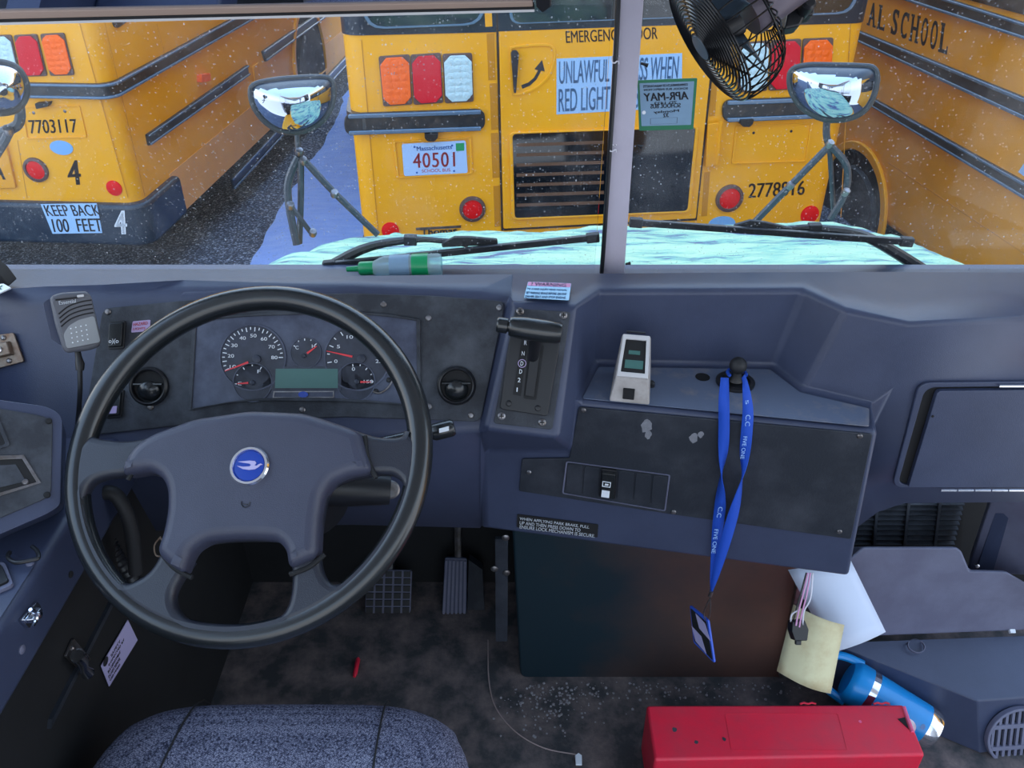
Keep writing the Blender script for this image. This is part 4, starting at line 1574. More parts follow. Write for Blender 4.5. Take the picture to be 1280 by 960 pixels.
# green-white tag at the far left of the dash top
m = MB()
q = [TP.uv(*p_) for p_ in ((-30, 362), (6, 359), (15, 364), (0, 371), (-30, 376))]
m.plate(TP, q, 0.004, 0.006)
tg = m.build('paper_tag', M['white'], None, V(-5, 366, z=0.924))
tag(tg, 'small white tag with green print at the left end of the dash top', 'tag')
text('OK', TP, (-8, 363), (6, 361.5), (-10, 368), 0.0063, M['gtag'], tg, bold=0.02)

# ---- driver's seat
st_ = thing('driver_seat', 'blue-grey woven fabric driver seat cushion in front of the wheel', 'seat', (-0.318, 0.5, 0.0))
m = MB()
SX0, SX1, SY1, SY0 = -0.592, -0.044, 0.785, 0.18
nx, ny = 28, 26


def seat_pt(i, j, zsign=1):
    u, v = i / nx * 2 - 1, j / ny * 2 - 1
    # superellipse footprint
    p_ = 5.0
    s = (abs(u) ** p_ + abs(v) ** p_) ** (1 / p_) if (u or v) else 1
    mx_ = max(abs(u), abs(v))
    f = mx_ / s if s else 0
    x = (SX0 + SX1) / 2 + u * f * (SX1 - SX0) / 2
    y = (SY0 + SY1) / 2 + v * f * (SY1 - SY0) / 2
    e = max(0.0, 1 - mx_ ** 7)
    hz = e ** 0.5
    dish = -0.008 * math.cos(u * 1.5) * (0.5 - v * 0.5)
    return Vector((x, y, 0.40 + 0.078 * hz + dish * hz)) if zsign > 0 else Vector((x, y, 0.40 - 0.05 * e ** 0.4))


m.grid([[seat_pt(i, j) for i in range(nx + 1)] for j in range(ny + 1)])
m.grid([[seat_pt(i, j, -1) for i in range(nx + 1)] for j in range(ny + 1)])
bmesh.ops.remove_doubles(m.bm, verts=m.bm.verts[:], dist=0.0005)
m.build('cushion', M['fabric'], st_, subsurf=1, smooth=180)
for (pa, pb) in (((253, 848), (200, 962)), ((484, 850), (466, 962))):
    m = MB()
    pts = []
    for k in range(14):
        t_ = k / 13
        x_, y_ = pa[0] + (pb[0] - pa[0]) * t_, pa[1] + (pb[1] - pa[1]) * t_
        q = V(x_, y_, z=0.475)
        # drop onto the cushion profile
        v_ = (q.y - (SY0 + SY1) / 2) / ((SY1 - SY0) / 2)
        u_ = (q.x - (SX0 + SX1) / 2) / ((SX1 - SX0) / 2)
        mxx = min(1, max(abs(u_), abs(v_)))
        hz = max(0.0, 1 - mxx ** 7) ** 0.5
        q.z = 0.40 + 0.078 * hz - 0.008 * math.cos(u_ * 1.5) * (0.5 - v_ * 0.5) * hz + 0.0003
        pts.append(q)
    m.tube(pts, 0.0014, 6)
    m.build('seam', M['rubber'], st_)
m = MB()
m.bx(-0.52, -0.12, 0.25, 0.66, 0.30, 0.36)
m.bx(-0.42, -0.22, 0.32, 0.56, 0.0, 0.30)
m.build('seat_base', M['blackm'], st_)

# ---- heater and step cover on the right
hc = thing('heater_cover', 'grey moulded heater and step cover with a round vent on the right floor', 'cover', (0.9, 1.1, 0))
m = MB()
A = [V(1040, 797, z=0.18), V(1060, 700, z=0.37), V(1079, 683, z=0.385), V(1196, 683, z=0.385), V(1203, 688, z=0.38), V(1213, 712, z=0.35), V(1258, 713, z=0.35), V(1300, 738, z=0.33), V(1320, 786, z=0.18)]
m.prism(A, (0, 0.10, -0.10))
m.build('top_cover', M['dash2'], hc, bevel=0.008, seg=3)
m = MB()
bk = [V(1040, 803, z=0.15), V(1330, 792, z=0.16)]
ft = [V(1060, 812, z=0.13), V(1222, 876, z=0.11), V(1330, 868, z=0.11)]
fb = [Vector((ft[0].x, ft[0].y - 0.004, 0)), V(1225, 942, z=0.0), V(1330, 925, z=0.0)]
vv = [m.bm.verts.new(p_) for p_ in bk + ft + fb]
b0, b1, f0, f1, f2, g0, g1, g2 = vv
bb0 = m.bm.verts.new(Vector((bk[0].x, bk[0].y, 0)))
bb1 = m.bm.verts.new(Vector((bk[1].x, bk[1].y, 0)))
for f in ((b0, b1, f2, f1, f0), (f0, f1, g1, g0), (f1, f2, g2, g1), (b0, f0, g0, bb0), (b1, bb1, g2, f2), (b0, bb0, bb1, b1), (bb0, g0, g1, g2, bb1)):
    m.bm.faces.new(f)
m.build('step_box', M['dash'], hc, bevel=0.014, seg=4, label='dark low box with a round vent')
fn = (ft[2] - ft[1]).cross(fb[1] - ft[1]).normalized()
if fn.y > 0:
    fn = -fn
FV = Plane(ft[1], fn)
a, b = FV.uv(1268, 917)
r_ = 0.062
m = MB()
m.ring(FV, circ(a, b, r_, 40), circ(a, b, r_ * 0.9, 40), 0.0, 0.012)
vr = m.build('round_vent', M['dash2'], hc, bevel=0.002, label='round slotted air vent')
m = MB()
m.plate(FV, circ(a, b, r_ * 0.9, 40), 0.0008, 0.002)
m.build('vent_hole', M['blackm'], vr)
m = MB()
for k in (-0.38, 0.38):
    w_ = r_ * math.sqrt(0.81 - k * k)
    m.box(FV.w(a, b + k * r_, 0.007), FV.u * w_, FV.v * r_ * 0.07, FV.n * 0.003)
for k in range(-4, 5):
    w_ = r_ * math.sqrt(0.81 - (k * 0.2) ** 2)
    m.box(FV.w(a + k * 0.2 * r_, b, 0.006), FV.u * r_ * 0.045, FV.v * w_, FV.n * 0.003)
m.build('vent_grille', M['dash2'], vr)
a, b = 1145, 808
m = MB()
q = V(a, b, z=0.142)
sl = Plane(q, ((ft[1] - bk[0]).cross(bk[1] - bk[0])))
if sl.n.z < 0:
    sl = Plane(q, -sl.n)
m.ring(sl, circ(0, 0, 0.017, 28, 0.014), circ(0, 0, 0.0155, 28, 0.0125), -0.002, 0.004)
m.build('round_mark', M['dash2'], hc)
m = MB()
m.box(V(1265, 789, z=0.182), (0.005, 0, 0), (0, 0.003, 0.002), (0, -0.002, 0.003))
m.build('clip', M['white'], hc)

# heater grille under the glove box
hg = thing('heater_vent', 'dark louvred heater vent under the glove box', 'grille', V(1150, 680, Y=1.30))
HG = Plane((0, 1.30, 0.5), (0, -1, 0))
m = MB()
m.plate(HG, HG.P([(1040, 615), (1206, 615), (1200, 690), (1030, 690)]), -0.03, 0.0)
m.build('grille_back', M['blackm'], hg)
m = MB()
for k in range(9):
    y0 = 627 + k * 6.2
    (a0, b0_), (a1, b1_) = HG.uv(1050, y0), HG.uv(1203 - k * 1.5, y0)
    m.box(HG.w((a0 + a1) / 2, b0_, 0.005), HG.u * (a1 - a0) / 2, HG.v * 0.0022 + HG.n * 0.001, HG.n * 0.005 - HG.v * 0.0015)
m.build('louvre_slats', M['panel'], hg)
m = MB()
for x0, x1 in ((1097, 1092), (1136, 1130), (1175, 1168)):
    p0, p1 = V(x0, 625, Y=1.29), V(x1, 683, Y=1.29)
    m.box((p0 + p1) / 2, (p1 - p0) / 2, (0.0028, 0, 0), (0, 0.003, 0))
m.build('divider', M['panel'], hg)

# right side panel by the door
m = MB()
q = [V(1238, 626, Y=1.22), V(1208, 716, Y=1.22), V(1340, 722, Y=1.10), V(1340, 620, Y=1.10)]
m.prism(q, (0.03, 0.05, 0))
wr = tag(m.build('wall_right', M['dash2'], None, bevel=0.004), kind='structure')
m = MB()
q = [V(1243, 640, Y=1.212), V(1262, 640, Y=1.195), V(1243, 712, Y=1.19), V(1220, 710, Y=1.21)]
m.prism(q, (0, -0.004, 0))
m.build('panel_strip', M['dash'], wr)
m = MB()
q = V(1221, 707, Y=1.20)
m.lathe(q, (0, -1, 0.3), [(0.005, 0), (0.004, 0.003), (0, 0.004)], 10)
m.build('screw', M['chrome'], wr)

# ---- papers, connector
WPa = Plane(V(1050, 765, d=1.50), Vector((-0.15, -0.72, 0.62)))
m = MB()
rows = []
q = [WPa.uv(*p_) for p_ in ((985, 712), (1063, 700), (1107, 790), (1040, 816))]
for i in range(7):
    rows.append([WPa.w(*(Vector(bil(q, i / 6, j / 6))), 0.012 * math.sin(i / 6 * math.pi)) for j in range(7)])
m.grid(rows)
tag(m.build('white_paper', M['paper'], None, V(1060, 800, pl=WPa), solid=0.0008), 'plain white sheet of paper leaning under the console corner behind the yellowed paper', 'paper')
YP = Plane(V(1015, 805, d=1.44), Vector((-0.1, -0.80, 0.5)))
m = MB()
rows = []
q = [YP.uv(*p_) for p_ in ((994, 758), (1055, 781), (1038, 867), (973, 842))]
for i in range(9):
    rows.append([YP.w(*(Vector(bil(q, i / 8, j / 8))), 0.016 * math.sin(i / 8 * math.pi) - 0.012 * (1 - i / 8) ** 3) for j in range(9)])
m.grid(rows)
yp_ = m.build('yellowed_paper', M['paper2'], None, V(1010, 850, pl=YP), solid=0.001)
tag(yp_, 'stained yellowed sheet of paper hanging below the console corner', 'paper')

cn = thing('wire_connector', 'black plug connector dangling on pink and white wires below the console', 'connector', V(997, 800, d=1.38))
m = MB()
CPn = Plane(V(997, 792, d=1.38), Vector((0.2, -0.75, 0.6)))
m.plate(CPn, rpoly(CPn.P([(988, 776), (1003, 774), (1008, 786), (1006, 800), (991, 800), (987, 788)]), 0.002), -0.008, 0.008)
m.plate(CPn, CPn.P([(994, 800), (1001, 800), (1001, 806), (994, 806)]), -0.003, 0.003)
m.build('plug_body', M['black'], cn, bevel=0.0015)
for k, (mt, pts) in enumerate(((M['wpink'], ((1010, 716), (1004, 742), (998, 765), (995, 782))), (M['wpink'], ((1013, 716), (1008, 745), (1002, 768), (999, 784))), (M['wwht'], ((1016, 716), (1013, 748), (1005, 764), (1003, 786))),
                               (M['wwht'], ((1000, 762), (990, 768), (989, 778), (994, 780))), (M['black'], ((1008, 716), (1002, 738), (996, 760), (991, 778))))):
    m = MB()
    m.tube(smooth2([V(x, y, d=1.37 + 0.003 * k) for x, y in pts], 5, False), 0.0014, 6)
    m.build('wire', mt, cn)

# ---- tumbler
ta, tb = V(1064, 852, z=0.095), V(1168, 914, z=0.05)
tu = thing('tumbler', 'bright blue steel tumbler with a handled lid lying beside the red case', 'tumbler', tb - Vector((0, 0, 0.05)))
ax = tb - ta
L = ax.length
m = MB()
R1 = 0.043
m.lathe(ta, ax, [(0, L * 0.24), (R1, L * 0.24), (R1, L * 0.25), (R1 * 0.93, L * 0.86), (0, L * 0.86)], 36)
bdy = m.build('cup_body', M['cyan'], tu)
m = MB()
m.lathe(ta, ax, [(0, L * 0.86), (R1 * 0.925, L * 0.86), (R1 * 0.91, L * 0.95), (R1 * 0.82, L), (R1 * 0.6, L), (0, L * 0.985)], 36)
m.build('steel_base', M['chrome'], tu, label='bare steel base')
m = MB()
m.lathe(ta, ax, [(0, L * 0.16), (R1 * 1.01, L * 0.16), (R1 * 1.01, L * 0.24), (0, L * 0.24)], 36)
m.build('steel_band', M['chrome'], tu, label='steel band under the lid')
m = MB()
m.lathe(ta, ax, [(0, -L * 0.06), (R1 * 0.8, -L * 0.06), (R1 * 0.97, -L * 0.02), (R1 * 1.03, L * 0.02), (R1 * 1.03, L * 0.16), (0, L * 0.16)], 36)
lid = m.build('lid', M['cyan'], tu)
axn = ax.normalized()
sd = axn.cross((EYE - ta).normalized()).normalized()
m = MB()
hp = [ta + axn * 0.005 + sd * R1 * 0.95, ta - axn * 0.03 + sd * R1 * 0.85, ta - axn * 0.05 + sd * R1 * 0.6, ta - axn * 0.052 - sd * R1 * 0.5, ta - axn * 0.03 - sd * R1 * 0.85, ta + axn * 0.005 - sd * R1 * 0.95]
m.tube(smooth2(hp, 5, False), 0.0085, 10)
m.build('lid_handle', M['cyan'], lid)
vn = (EYE - (ta + tb) / 2).normalized()
vn = (vn - axn * vn.dot(axn)).normalized()


def on_cup(l, ang, r0, r1, mt, nm, h=0.0006):
    m = MB()
    pts = []
    R_ = R1 * (1 - 0.07 * (l - 0.25) / 0.61) + h
    for k in range(20):
        t_ = 2 * math.pi * k / 20
        dl, da = r0 * math.cos(t_), r1 * math.sin(t_) / R1
        an = ang + da
        pts.append(ta + axn * (L * l + dl) + (vn * math.cos(an) + sd * math.sin(an)) * R_)
    vs_ = [m.bm.verts.new(p_) for p_ in pts]
    m.bm.faces.new(vs_)
    return m.build(nm, mt, bdy, smooth=0, solid=0.0003)


on_cup(0.66, 0.45, 0.016, 0.016, M['white'], 'sticker')
on_cup(0.66, 0.45, 0.009, 0.009, M['salt'], 'sticker_print', 0.0012)
on_cup(0.38, 0.15, 0.008, 0.010, M['inkg'], 'scribble')
on_cup(0.80, 0.1, 0.004, 0.006, M['inkg'], 'scribble')

# ---- red case
rc = thing('red_case', 'long scuffed red plastic case with an embossed lid on the floor', 'case', (0.35, 0.93, 0))
RZ = 0.13
m = MB()
tq = [V(808, 881, z=RZ), V(1130, 880, z=RZ), V(1157, 944, z=RZ), V(818, 950, z=RZ)]
m.prism([Vector((p_.x, p_.y, 0.0)) for p_ in tq], (0, 0, RZ))
m.build('case_body', M['redbox'], rc, bevel=0.006, seg=3)
RP = Plane((0, 0.9, RZ), (0, 0, 1), up=(0, 1, 0))
m = MB()
q = RP.P([(906, 892), (1048, 892), (1060, 938), (914, 938)])
m.ring(RP, rpoly(q, 0.004), rpoly(offset(q, 0.002), 0.004), 0.0, 0.0008)
m.build('embossed_frame', M['redbox'], rc)
m = MB()
m.plate(RP, RP.P([(1122, 899), (1131, 897), (1136, 912)]), 0.0004, 0.0012)
m.build('torn_notch', M['blackm'], rc)
m = MB()
m.tube([V(x, y, z=RZ + 0.001) for x, y in ((1130, 884), (1134, 896), (1139, 910), (1141, 915))], 0.0035, 8)
m.build('torn_edge', M['pink'], rc, label='torn pale pink edge at the corner')
for (x, y, r) in ((843, 912, 0.005), (870, 928, 0.004), (905, 924, 0.004), (1075, 902, 0.003)):
    m = MB()
    a, b = RP.uv(x, y)
    m.plate(RP, [(a + q[0] * random.uniform(0.7, 1.2), b + q[1] * random.uniform(0.7, 1.2)) for q in circ(0, 0, r, 10)], 0.0002, 0.0006)
    m.build('scuff', M['panel'] if x < 1000 else M['pink'], rc)
for k, x0 in enumerate((1000, 1092)):
    m = MB()
    m.tube([V(x0 + i * 5, 880 - (i % 2) * 1.5, z=RZ - 0.003) for i in range(5)], 0.002, 6)
    m.build('torn_fringe', M['redbox'], rc)

# ---- bits on the floor
m = MB()
a, b = V(443, 846, z=0.006), V(448, 822, z=0.006)
m.tube([a, a.lerp(b, 0.15), b.lerp(a, 0.1), b], [0.003, 0.005, 0.005, 0.002], 10)
tag(m.build('red_pen', M['redbox'], None, a), 'red pen lying on the floor just ahead of the seat', 'pen')
m = MB()
q = V(723, 950, z=0.003)
m.prism([q + Vector(v_) for v_ in ((-0.006, -0.012, 0), (0.006, -0.012, 0), (0.007, 0.008, 0), (0.001, 0.013, 0), (-0.006, 0.008, 0))], (0, 0, 0.004))
tag(m.build('paper_scrap', M['white'], None, q, bevel=0.001), 'tiny white scrap on the floor left of the red case', 'scrap')
m = MB()
random.seed(3)
for k in range(420):
    if k < 260:
        x_, y_ = random.uniform(640, 1000), random.gauss(862, 12)
    else:
        x_, y_ = random.gauss(690, 40), random.gauss(880, 22)
    if y_ < 853 or y_ > 950 or (x_ > 800 and y_ > 876) or x_ < 612:
        continue
    q = V(x_, y_, z=0.0)
    s = random.uniform(0.0008, 0.0034)
    m.lathe(q, (random.gauss(0, .3), random.gauss(0, .3), 1), [(s, 0), (s * 0.9, s * 0.6), (0, s)], 5)
tag(m.build('crumbs', mat('grit', (120, 118, 122), 0.9, var=0.5, vscale=300), None, (0.1, 1.1, 0)), 'pale grit and crumbs along the foot of the engine cover', 'grit', kind='stuff')


# =================================================================== WINDSHIELD
WS = Plane((0.16, 1.275, 0.88), (0, -1, -0.07))
m = MB()
m.plate(WS, [(-1.25, 0.0), (-0.022, 0.0), (-0.022, 1.1), (-1.25, 1.1)], -0.008, -0.003)
tag(m.build('window_1', M['glass'], None), kind='structure')
m = MB()
m.plate(WS, [(0.022, 0.0), (1.3, 0.0), (1.3, 1.1), (0.022, 1.1)], -0.008, -0.003)
tag(m.build('window_2', M['glass'], None), kind='structure')
m = MB()
pq = WS.P([(752, 342), (779, 342), (806, -40), (774, -40)])
m.plate(WS, rpoly(pq, 0.004), -0.02, 0.012)
post = tag(m.build('trim_2', M['post'], None, bevel=0.003), kind='structure')
# inner seam of the post
m = MB()
a, b = V(773, 0, pl=WS.lift(0.014)), V(760, 200, pl=WS.lift(0.014))
c_ = V(753, 336, pl=WS.lift(0.014))
pts = [V(774, -30, pl=WS.lift(0.016)), V(769, 80, pl=WS.lift(0.016)), V(762, 190, pl=WS.lift(0.016)), V(755, 300, pl=WS.lift(0.016)), V(752, 341, pl=WS.lift(0.016))]
ca = thing('post_cable', 'thin black cable tied along the left edge of the windshield post', 'cable', pts[-1])
m = MB()
m.tube(smooth2(pts, 6, False), 0.0036, 8)
m.build('cable', M['black'], ca)
for k, (x, y) in enumerate(((767, 80), (764, 190))):
    m = MB()
    p_ = V(x + 2, y, pl=WS.lift(0.017))
    m.tube([p_ + Vector((0.005 * math.cos(t), -0.004 * math.sin(t), 0.006 * math.sin(t * 2) * 0.5 + 0.002 * t)) for t in [i * 0.6 for i in range(11)]], 0.0011, 6)
    m.build('tie_loop', M['wwht'], ca)
for k, (x, y, dx, dy) in enumerate(((801, 79, 9, 3), (797, 182, 6, 2), (782, 330, 6, -1))):
    m = MB()
    p0 = V(x, y, pl=WS.lift(0.008))
    p1 = V(x + dx, y + dy, pl=WS.lift(0.010))
    m.tube([p0, p0.lerp(p1, 0.6), p1], [0.0018, 0.0022, 0.0032], 8)
    m.build('tie_tail', M['black'], ca)
# cowl trough under the glass
m = MB()
m.bx(-0.95, 1.4, 1.21, 1.30, 0.86, 0.888)
tag(m.build('trim_3', M['dash'], None), kind='structure')
# lower corner gusset of the left pillar
m = MB()
q = [V(-60, 300, Y=1.2), V(-2, 342, Y=1.2), V(11, 359, Y=1.2), V(-60, 362, Y=1.2)]
m.prism(q, (0, 0.03, 0))
tag(m.build('trim_4', M['rubber'], None, bevel=0.003), kind='structure')

# inspection sticker stuck on the inside of the right pane
m = MB()
sq = WS.P([(797, 101), (872, 98), (867, 162), (799, 164)])
m.plate(WS, rpoly(sq, 0.002), -0.0026, -0.0018)
isk = m.build('inspection_sticker', M['green'], None, V(835, 164, pl=WS))
tag(isk, 'green-bordered inspection sticker read from behind, on the windshield right of the post', 'sticker')
m = MB()
m.plate(WS, rpoly(WS.P([(799.5, 104.5), (868, 102), (864, 156.5), (802, 158)]), 0.001), -0.0017, -0.0013)
m.build('sticker_paper', M['stk'], isk)
for t_, tl_, tr_, bl_, b_ in (('COMMONWEALTH OF MASSACHUSETTS', (860, 104.5), (804, 107), (860, 107.5), 0.02), ('SCHOOL BUS INSPECTION', (860, 109.5), (805, 111.5), (860, 112), 0.02), ('APR-MAY', (860, 114.5), (804, 117), (861, 124.5), 0.03),
                              ('7D 1423', (846, 126.5), (818, 128), (846, 130), 0.02), ('SCHOOL BUS', (851, 129), (813, 130.5), (851, 134.5), 0.03), ('Monday', (849, 137), (817, 139), (849, 141), 0.02), ('32', (836, 141.5), (829, 142), (836, 146.5), 0.03)):
    text(t_, WS, tl_, tr_, bl_, -0.0012, M['ink'], isk, bold=b_)
m = MB()
q = WS.P([(813, 148.5), (847, 147), (846.5, 154.5), (813, 156)])
m.ring(WS, q, offset(q, 0.0005), -0.0012, -0.0010)
m.build('print_box', M['ink'], isk)
m = MB()
m.plate(WS, circ(*WS.uv(805, 141), 0.0028, 14), -0.0012, -0.0008)
m.build('punch_hole', M['white'], isk)

# bottle lying in the cowl trough
b0, b1 = V(446, 336, Y=1.248), V(552, 331, Y=1.248)
ax = (b1 - b0).normalized()
L = (b1 - b0).length
bt = thing('plastic_bottle', 'small clear green-capped bottle lying between dash and windshield behind the wheel', 'bottle', b0 - Vector((0, 0, 0.02)))
m = MB()
m.lathe(b0, ax, [(0.010, L * 0.18), (0.013, L * 0.22), (0.0195, L * 0.33), (0.0195, L * 0.97), (0.017, L), (0, L)], 24)
m.build('bottle_body', M['clear'], bt)
m = MB()
m.lathe(b0, ax, [(0, -L * 0.12), (0.004, -L * 0.12), (0.005, L * 0.02), (0.010, L * 0.03), (0.0115, L * 0.05), (0.0115, L * 0.21), (0, L * 0.21)], 20)
m.build('cap', M['bottle'], bt, label='green flip cap')
m = MB()
m.lathe(b0, ax, [(0.0199, L * 0.66), (0.0202, L * 0.67), (0.0202, L * 0.84), (0.0199, L * 0.85)], 24)
m.build('bottle_label', M['bottle'], bt, label='green label band')
m = MB()
m.lathe(b0, ax, [(0.0199, L * 0.40), (0.0200, L * 0.41), (0.0200, L * 0.62), (0.0199, L * 0.63)], 24)
m.build('bottle_print', M['stk'], bt)

# =================================================================== MIRROR AND FAN INSIDE
MR = Plane(V(340, -20, d=0.95), Vector((0.0, -0.92, -0.32)))
mi = thing('rear_view_mirror', 'wide framed rear-view mirror across the top of the windshield', 'mirror', V(340, 12, pl=MR))
m = MB()
m.plate(MR, rpoly(MR.P([(-40, 17), (668, 2), (668, -75), (-40, -75)]), 0.004), -0.02, 0.0)
m.build('mirror_back', M['mirf'], mi, bevel=0.003)
m = MB()
m.plate(MR, MR.P([(-36, 13), (664, -2), (664, -70), (-36, -70)]), 0.0002, 0.002)
m.build('mirror_pane', M['mirror'], mi, label='reflecting glass')
m = MB()
m.plate(MR, MR.P([(-40, 23), (666, 6), (666, -2), (-40, 12)]), 0.0, 0.006)
m.build('lower_frame', M['mirf'], mi, bevel=0.0015)
m = MB()
m.plate(MR, MR.P([(-40, 25), (668, 7.5), (668, 5), (-40, 21.5)]), -0.004, 0.0075)
m.build('gasket', M['blackm'], mi)
m = MB()
m.plate(MR, MR.P([(-40, 28.5), (668, 11), (668, 7.2), (-40, 24.5)]), -0.012, 0.007)
m.build('lower_lip', M['offw'], mi, label='pale lower lip')
m = MB()
c_ = V(679, -6, pl=MR)
m.prism([V(x, y, pl=MR.lift(0.008)) for x, y in ((670, -40), (689, -40), (689, 9), (678, 17), (670, 9))], MR.n * -0.03)
m.build('end_bracket', M['black'], mi, bevel=0.002)

# fan
fc = V(886, 52, d=1.03)
fe = (EYE - fc).normalized()
fd = RT * -0.81 - UPV * 0.59
fd = (fd - fe * fd.dot(fe)).normalized()
fn_ = fe * 0.30 + fd * 0.954
fan = thing('dash_fan', 'black wire-caged round fan at the top of the windshield right of the post', 'fan', fc)
FPn = Plane(fc, fn_, up=UPV)
FR = 0.083
m = MB()
for k in range(14):
    r_ = FR * (0.22 + 0.78 * k / 13)
    h_ = 0.012 * (1 - (r_ / FR) ** 2)
    m.tube([FPn.w(r_ * math.cos(t), r_ * math.sin(t), h_) for t in [2 * math.pi * i / 48 for i in range(48)]], 0.0014, 5, closed=True)
for k in range(6):
    t = 2 * math.pi * k / 6
    m.tube([FPn.w(FR * f * math.cos(t), FR * f * math.sin(t), 0.012 * (1 - f * f) - 0.002) for f in (0.2, 0.5, 0.8, 1.0)], 0.0013, 5)
m.build('front_guard', M['wire'], fan)
m = MB()
m.lathe(FPn.w(0, 0, 0.011), fn_, [(0, 0.003), (FR * 0.2, 0.002), (FR * 0.22, -0.001), (0, -0.001)], 28)
m.build('guard_badge', M['fanb'], fan)
m = MB()
for k in range(34):
    t = 2 * math.pi * k / 34
    pts = [FPn.w(FR * f * math.cos(t), FR * f * math.sin(t), h) for f, h in ((1.0, 0.0), (1.04, -0.012), (1.03, -0.03), (0.95, -0.05), (0.75, -0.064), (0.4, -0.07))]
    m.tube(smooth2(pts, 3, False), 0.0011, 5)
for f, h in ((0.95, -0.05), (0.4, -0.071)):
    m.tube([FPn.w(FR * f * math.cos(t), FR * f * math.sin(t), h) for t in [2 * math.pi * i / 48 for i in range(48)]], 0.0013, 5, closed=True)
m.build('rear_guard', M['wire'], fan)
for k in range(4):
    t0 = 2 * math.pi * k / 4 + 0.4
    m = MB()
    rows = []
    for i in range(7):
        f = 0.2 + 0.68 * i / 6
        row = []
        for j in range(6):
            t = t0 + (j / 5 - 0.5) * (1.25 * (0.55 + 0.45 * f))
            row.append(FPn.w(FR * f * math.cos(t), FR * f * math.sin(t), -0.026 + (j / 5 - 0.5) * 0.026))
        rows.append(row)
    m.grid(rows)
    m.build('blade', M['fanb'], fan, solid=0.0015)
m = MB()
m.lathe(FPn.w(0, 0, -0.012), -fn_, [(0, 0), (0.014, 0.0), (0.017, 0.006), (0.017, 0.03), (0, 0.03)], 24)
m.build('hub', M['black'], fan)
m = MB()
m.lathe(FPn.w(0, 0, -0.055), -fn_, [(0, 0), (0.028, 0.0), (0.030, 0.006), (0.030, 0.085), (0.026, 0.095), (0, 0.095)], 30)
m.build('motor', M['fanm'], fan, label='grey motor housing')
m = MB()
kc = V(985, 22, d=1.06)
m.prism([V(x, y, d=1.05) for x, y in ((985, 14), (1000, -6), (1010, -20), (1022, -10), (1018, 18), (1006, 20), (1000, 32), (980, 36))], FW * 0.025)
m.build('clamp', M['black'], fan, bevel=0.003)
m = MB()
m.lathe(V(1008, 8, d=1.04), -FW, [(0.009, -0.02), (0.009, 0.01), (0.006, 0.014), (0, 0.014)], 12)
m.build('clamp_knob', M['black'], fan)
m = MB()
m.tube(smooth2([V(1005, -5, d=1.07), V(1012, -40, d=1.1), V(1030, -90, d=1.13), Vector((0.5, 1.2, 1.75))], 5, False), 0.006, 8)
m.build('mount_arm', M['black'], fan)

# =================================================================== OUTSIDE: OUR OWN NOSE
GZ = -0.95
ROWS = [(1.33, -0.53, 0.86, 0.848, 0.852), (1.6, -0.565, 0.99, 0.745, 0.755), (1.9, -0.575, 1.06, 0.64, 0.66), (2.2, -0.555, 1.12, 0.545, 0.56), (2.4, -0.44, 1.06, 0.468, 0.508), (2.47, -0.30, 0.98, 0.425, 0.462)]
hd = thing('bus_hood', 'yellow snow-covered bus nose right beyond the windshield', 'hood', (0.2, 1.9, GZ))
m = MB()
secs = []
for (Y, xl, xr, zl, zr) in ROWS:
    if Y < 1.4:
        Y, zl, zr = 1.47, 0.795, 0.803
    zl, zr = zl - 0.03, zr - 0.03
    secs.append([m.bm.verts.new(p_) for p_ in ((xl - 0.03, Y, -0.25), (xl - 0.02, Y, zl - 0.12), (xl + 0.06, Y, zl), ((xl + xr) / 2, Y, (zl + zr) / 2 + 0.01), (xr - 0.06, Y, zr), (xr + 0.02, Y, zr - 0.12), (xr + 0.03, Y, -0.25))])
for A, B in zip(secs, secs[1:]):
    for k in range(6):
        m.bm.faces.new((A[k], A[k + 1], B[k + 1], B[k]))
m.bm.faces.new(secs[-1])
m.bm.faces.new(secs[0][::-1])
m.build('hood_shell', M['yel'], hd, bevel=0.01)
m = MB()
m.bx(-0.55, 0.9, 1.335, 1.47, 0.77, 0.80)
m.build('cowl', M['black'], hd, bevel=0.01)
NP = Plane((0.3, 2.5, 0.0), (0, 1, 0))
m = MB()
m.plate(NP, rpoly([(-0.42, -0.25), (0.42, -0.25), (0.42, 0.3), (-0.42, 0.3)], 0.04), 0.0, 0.02)
gr_ = m.build('front_grille', M['blackm'], hd)
m = MB()
for k in range(8):
    m.box((0.3, 2.53, -0.2 + k * 0.065), (0.41, 0, 0), (0, 0.012, 0), (0, 0, 0.014))
m.build('grille_bars', M['yel'], gr_)
m = MB()
m.bx(-0.9, 1.25, 2.5, 2.66, -0.72, -0.42)
m.build('front_bumper', M['bumper'], hd, bevel=0.03)
for sx_, x0, x1 in ((-1, -0.92, -0.5), (1, 0.98, 1.4)):
    m = MB()
    m.bx(x0, x1, 1.5, 2.5, -0.45, 0.14)
    m.build('fender', M['yel'], hd, bevel=0.08, seg=4)
    m = MB()
    m.lathe(((x0 + x1) / 2, 2.5, -0.12), (0, 1, 0), [(0, -0.01), (0.1, -0.01), (0.1, 0.02), (0.06, 0.035), (0, 0.04)], 24)
    m.build('headlamp', M['lclr'], hd)
    m = MB()
    m.lathe(((x0 + x1) / 2 - 0.14, 1.95, GZ + 0.48), (1, 0, 0), [(0, 0), (0.3, 0), (0.48, 0.03), (0.48, 0.25), (0.3, 0.28), (0, 0.28)], 32)
    m.build('tyre', M['tyre'], hd)

# snow lying on the hood
m = MB()
from mathutils import noise as mnoise
rows = []
NR, NC = 44, 90


def hood_at(t):
    k = min(len(ROWS) - 2, int(t * (len(ROWS) - 1)))
    f = t * (len(ROWS) - 1) - k
    return [ROWS[k][i] * (1 - f) + ROWS[k + 1][i] * f for i in range(5)]


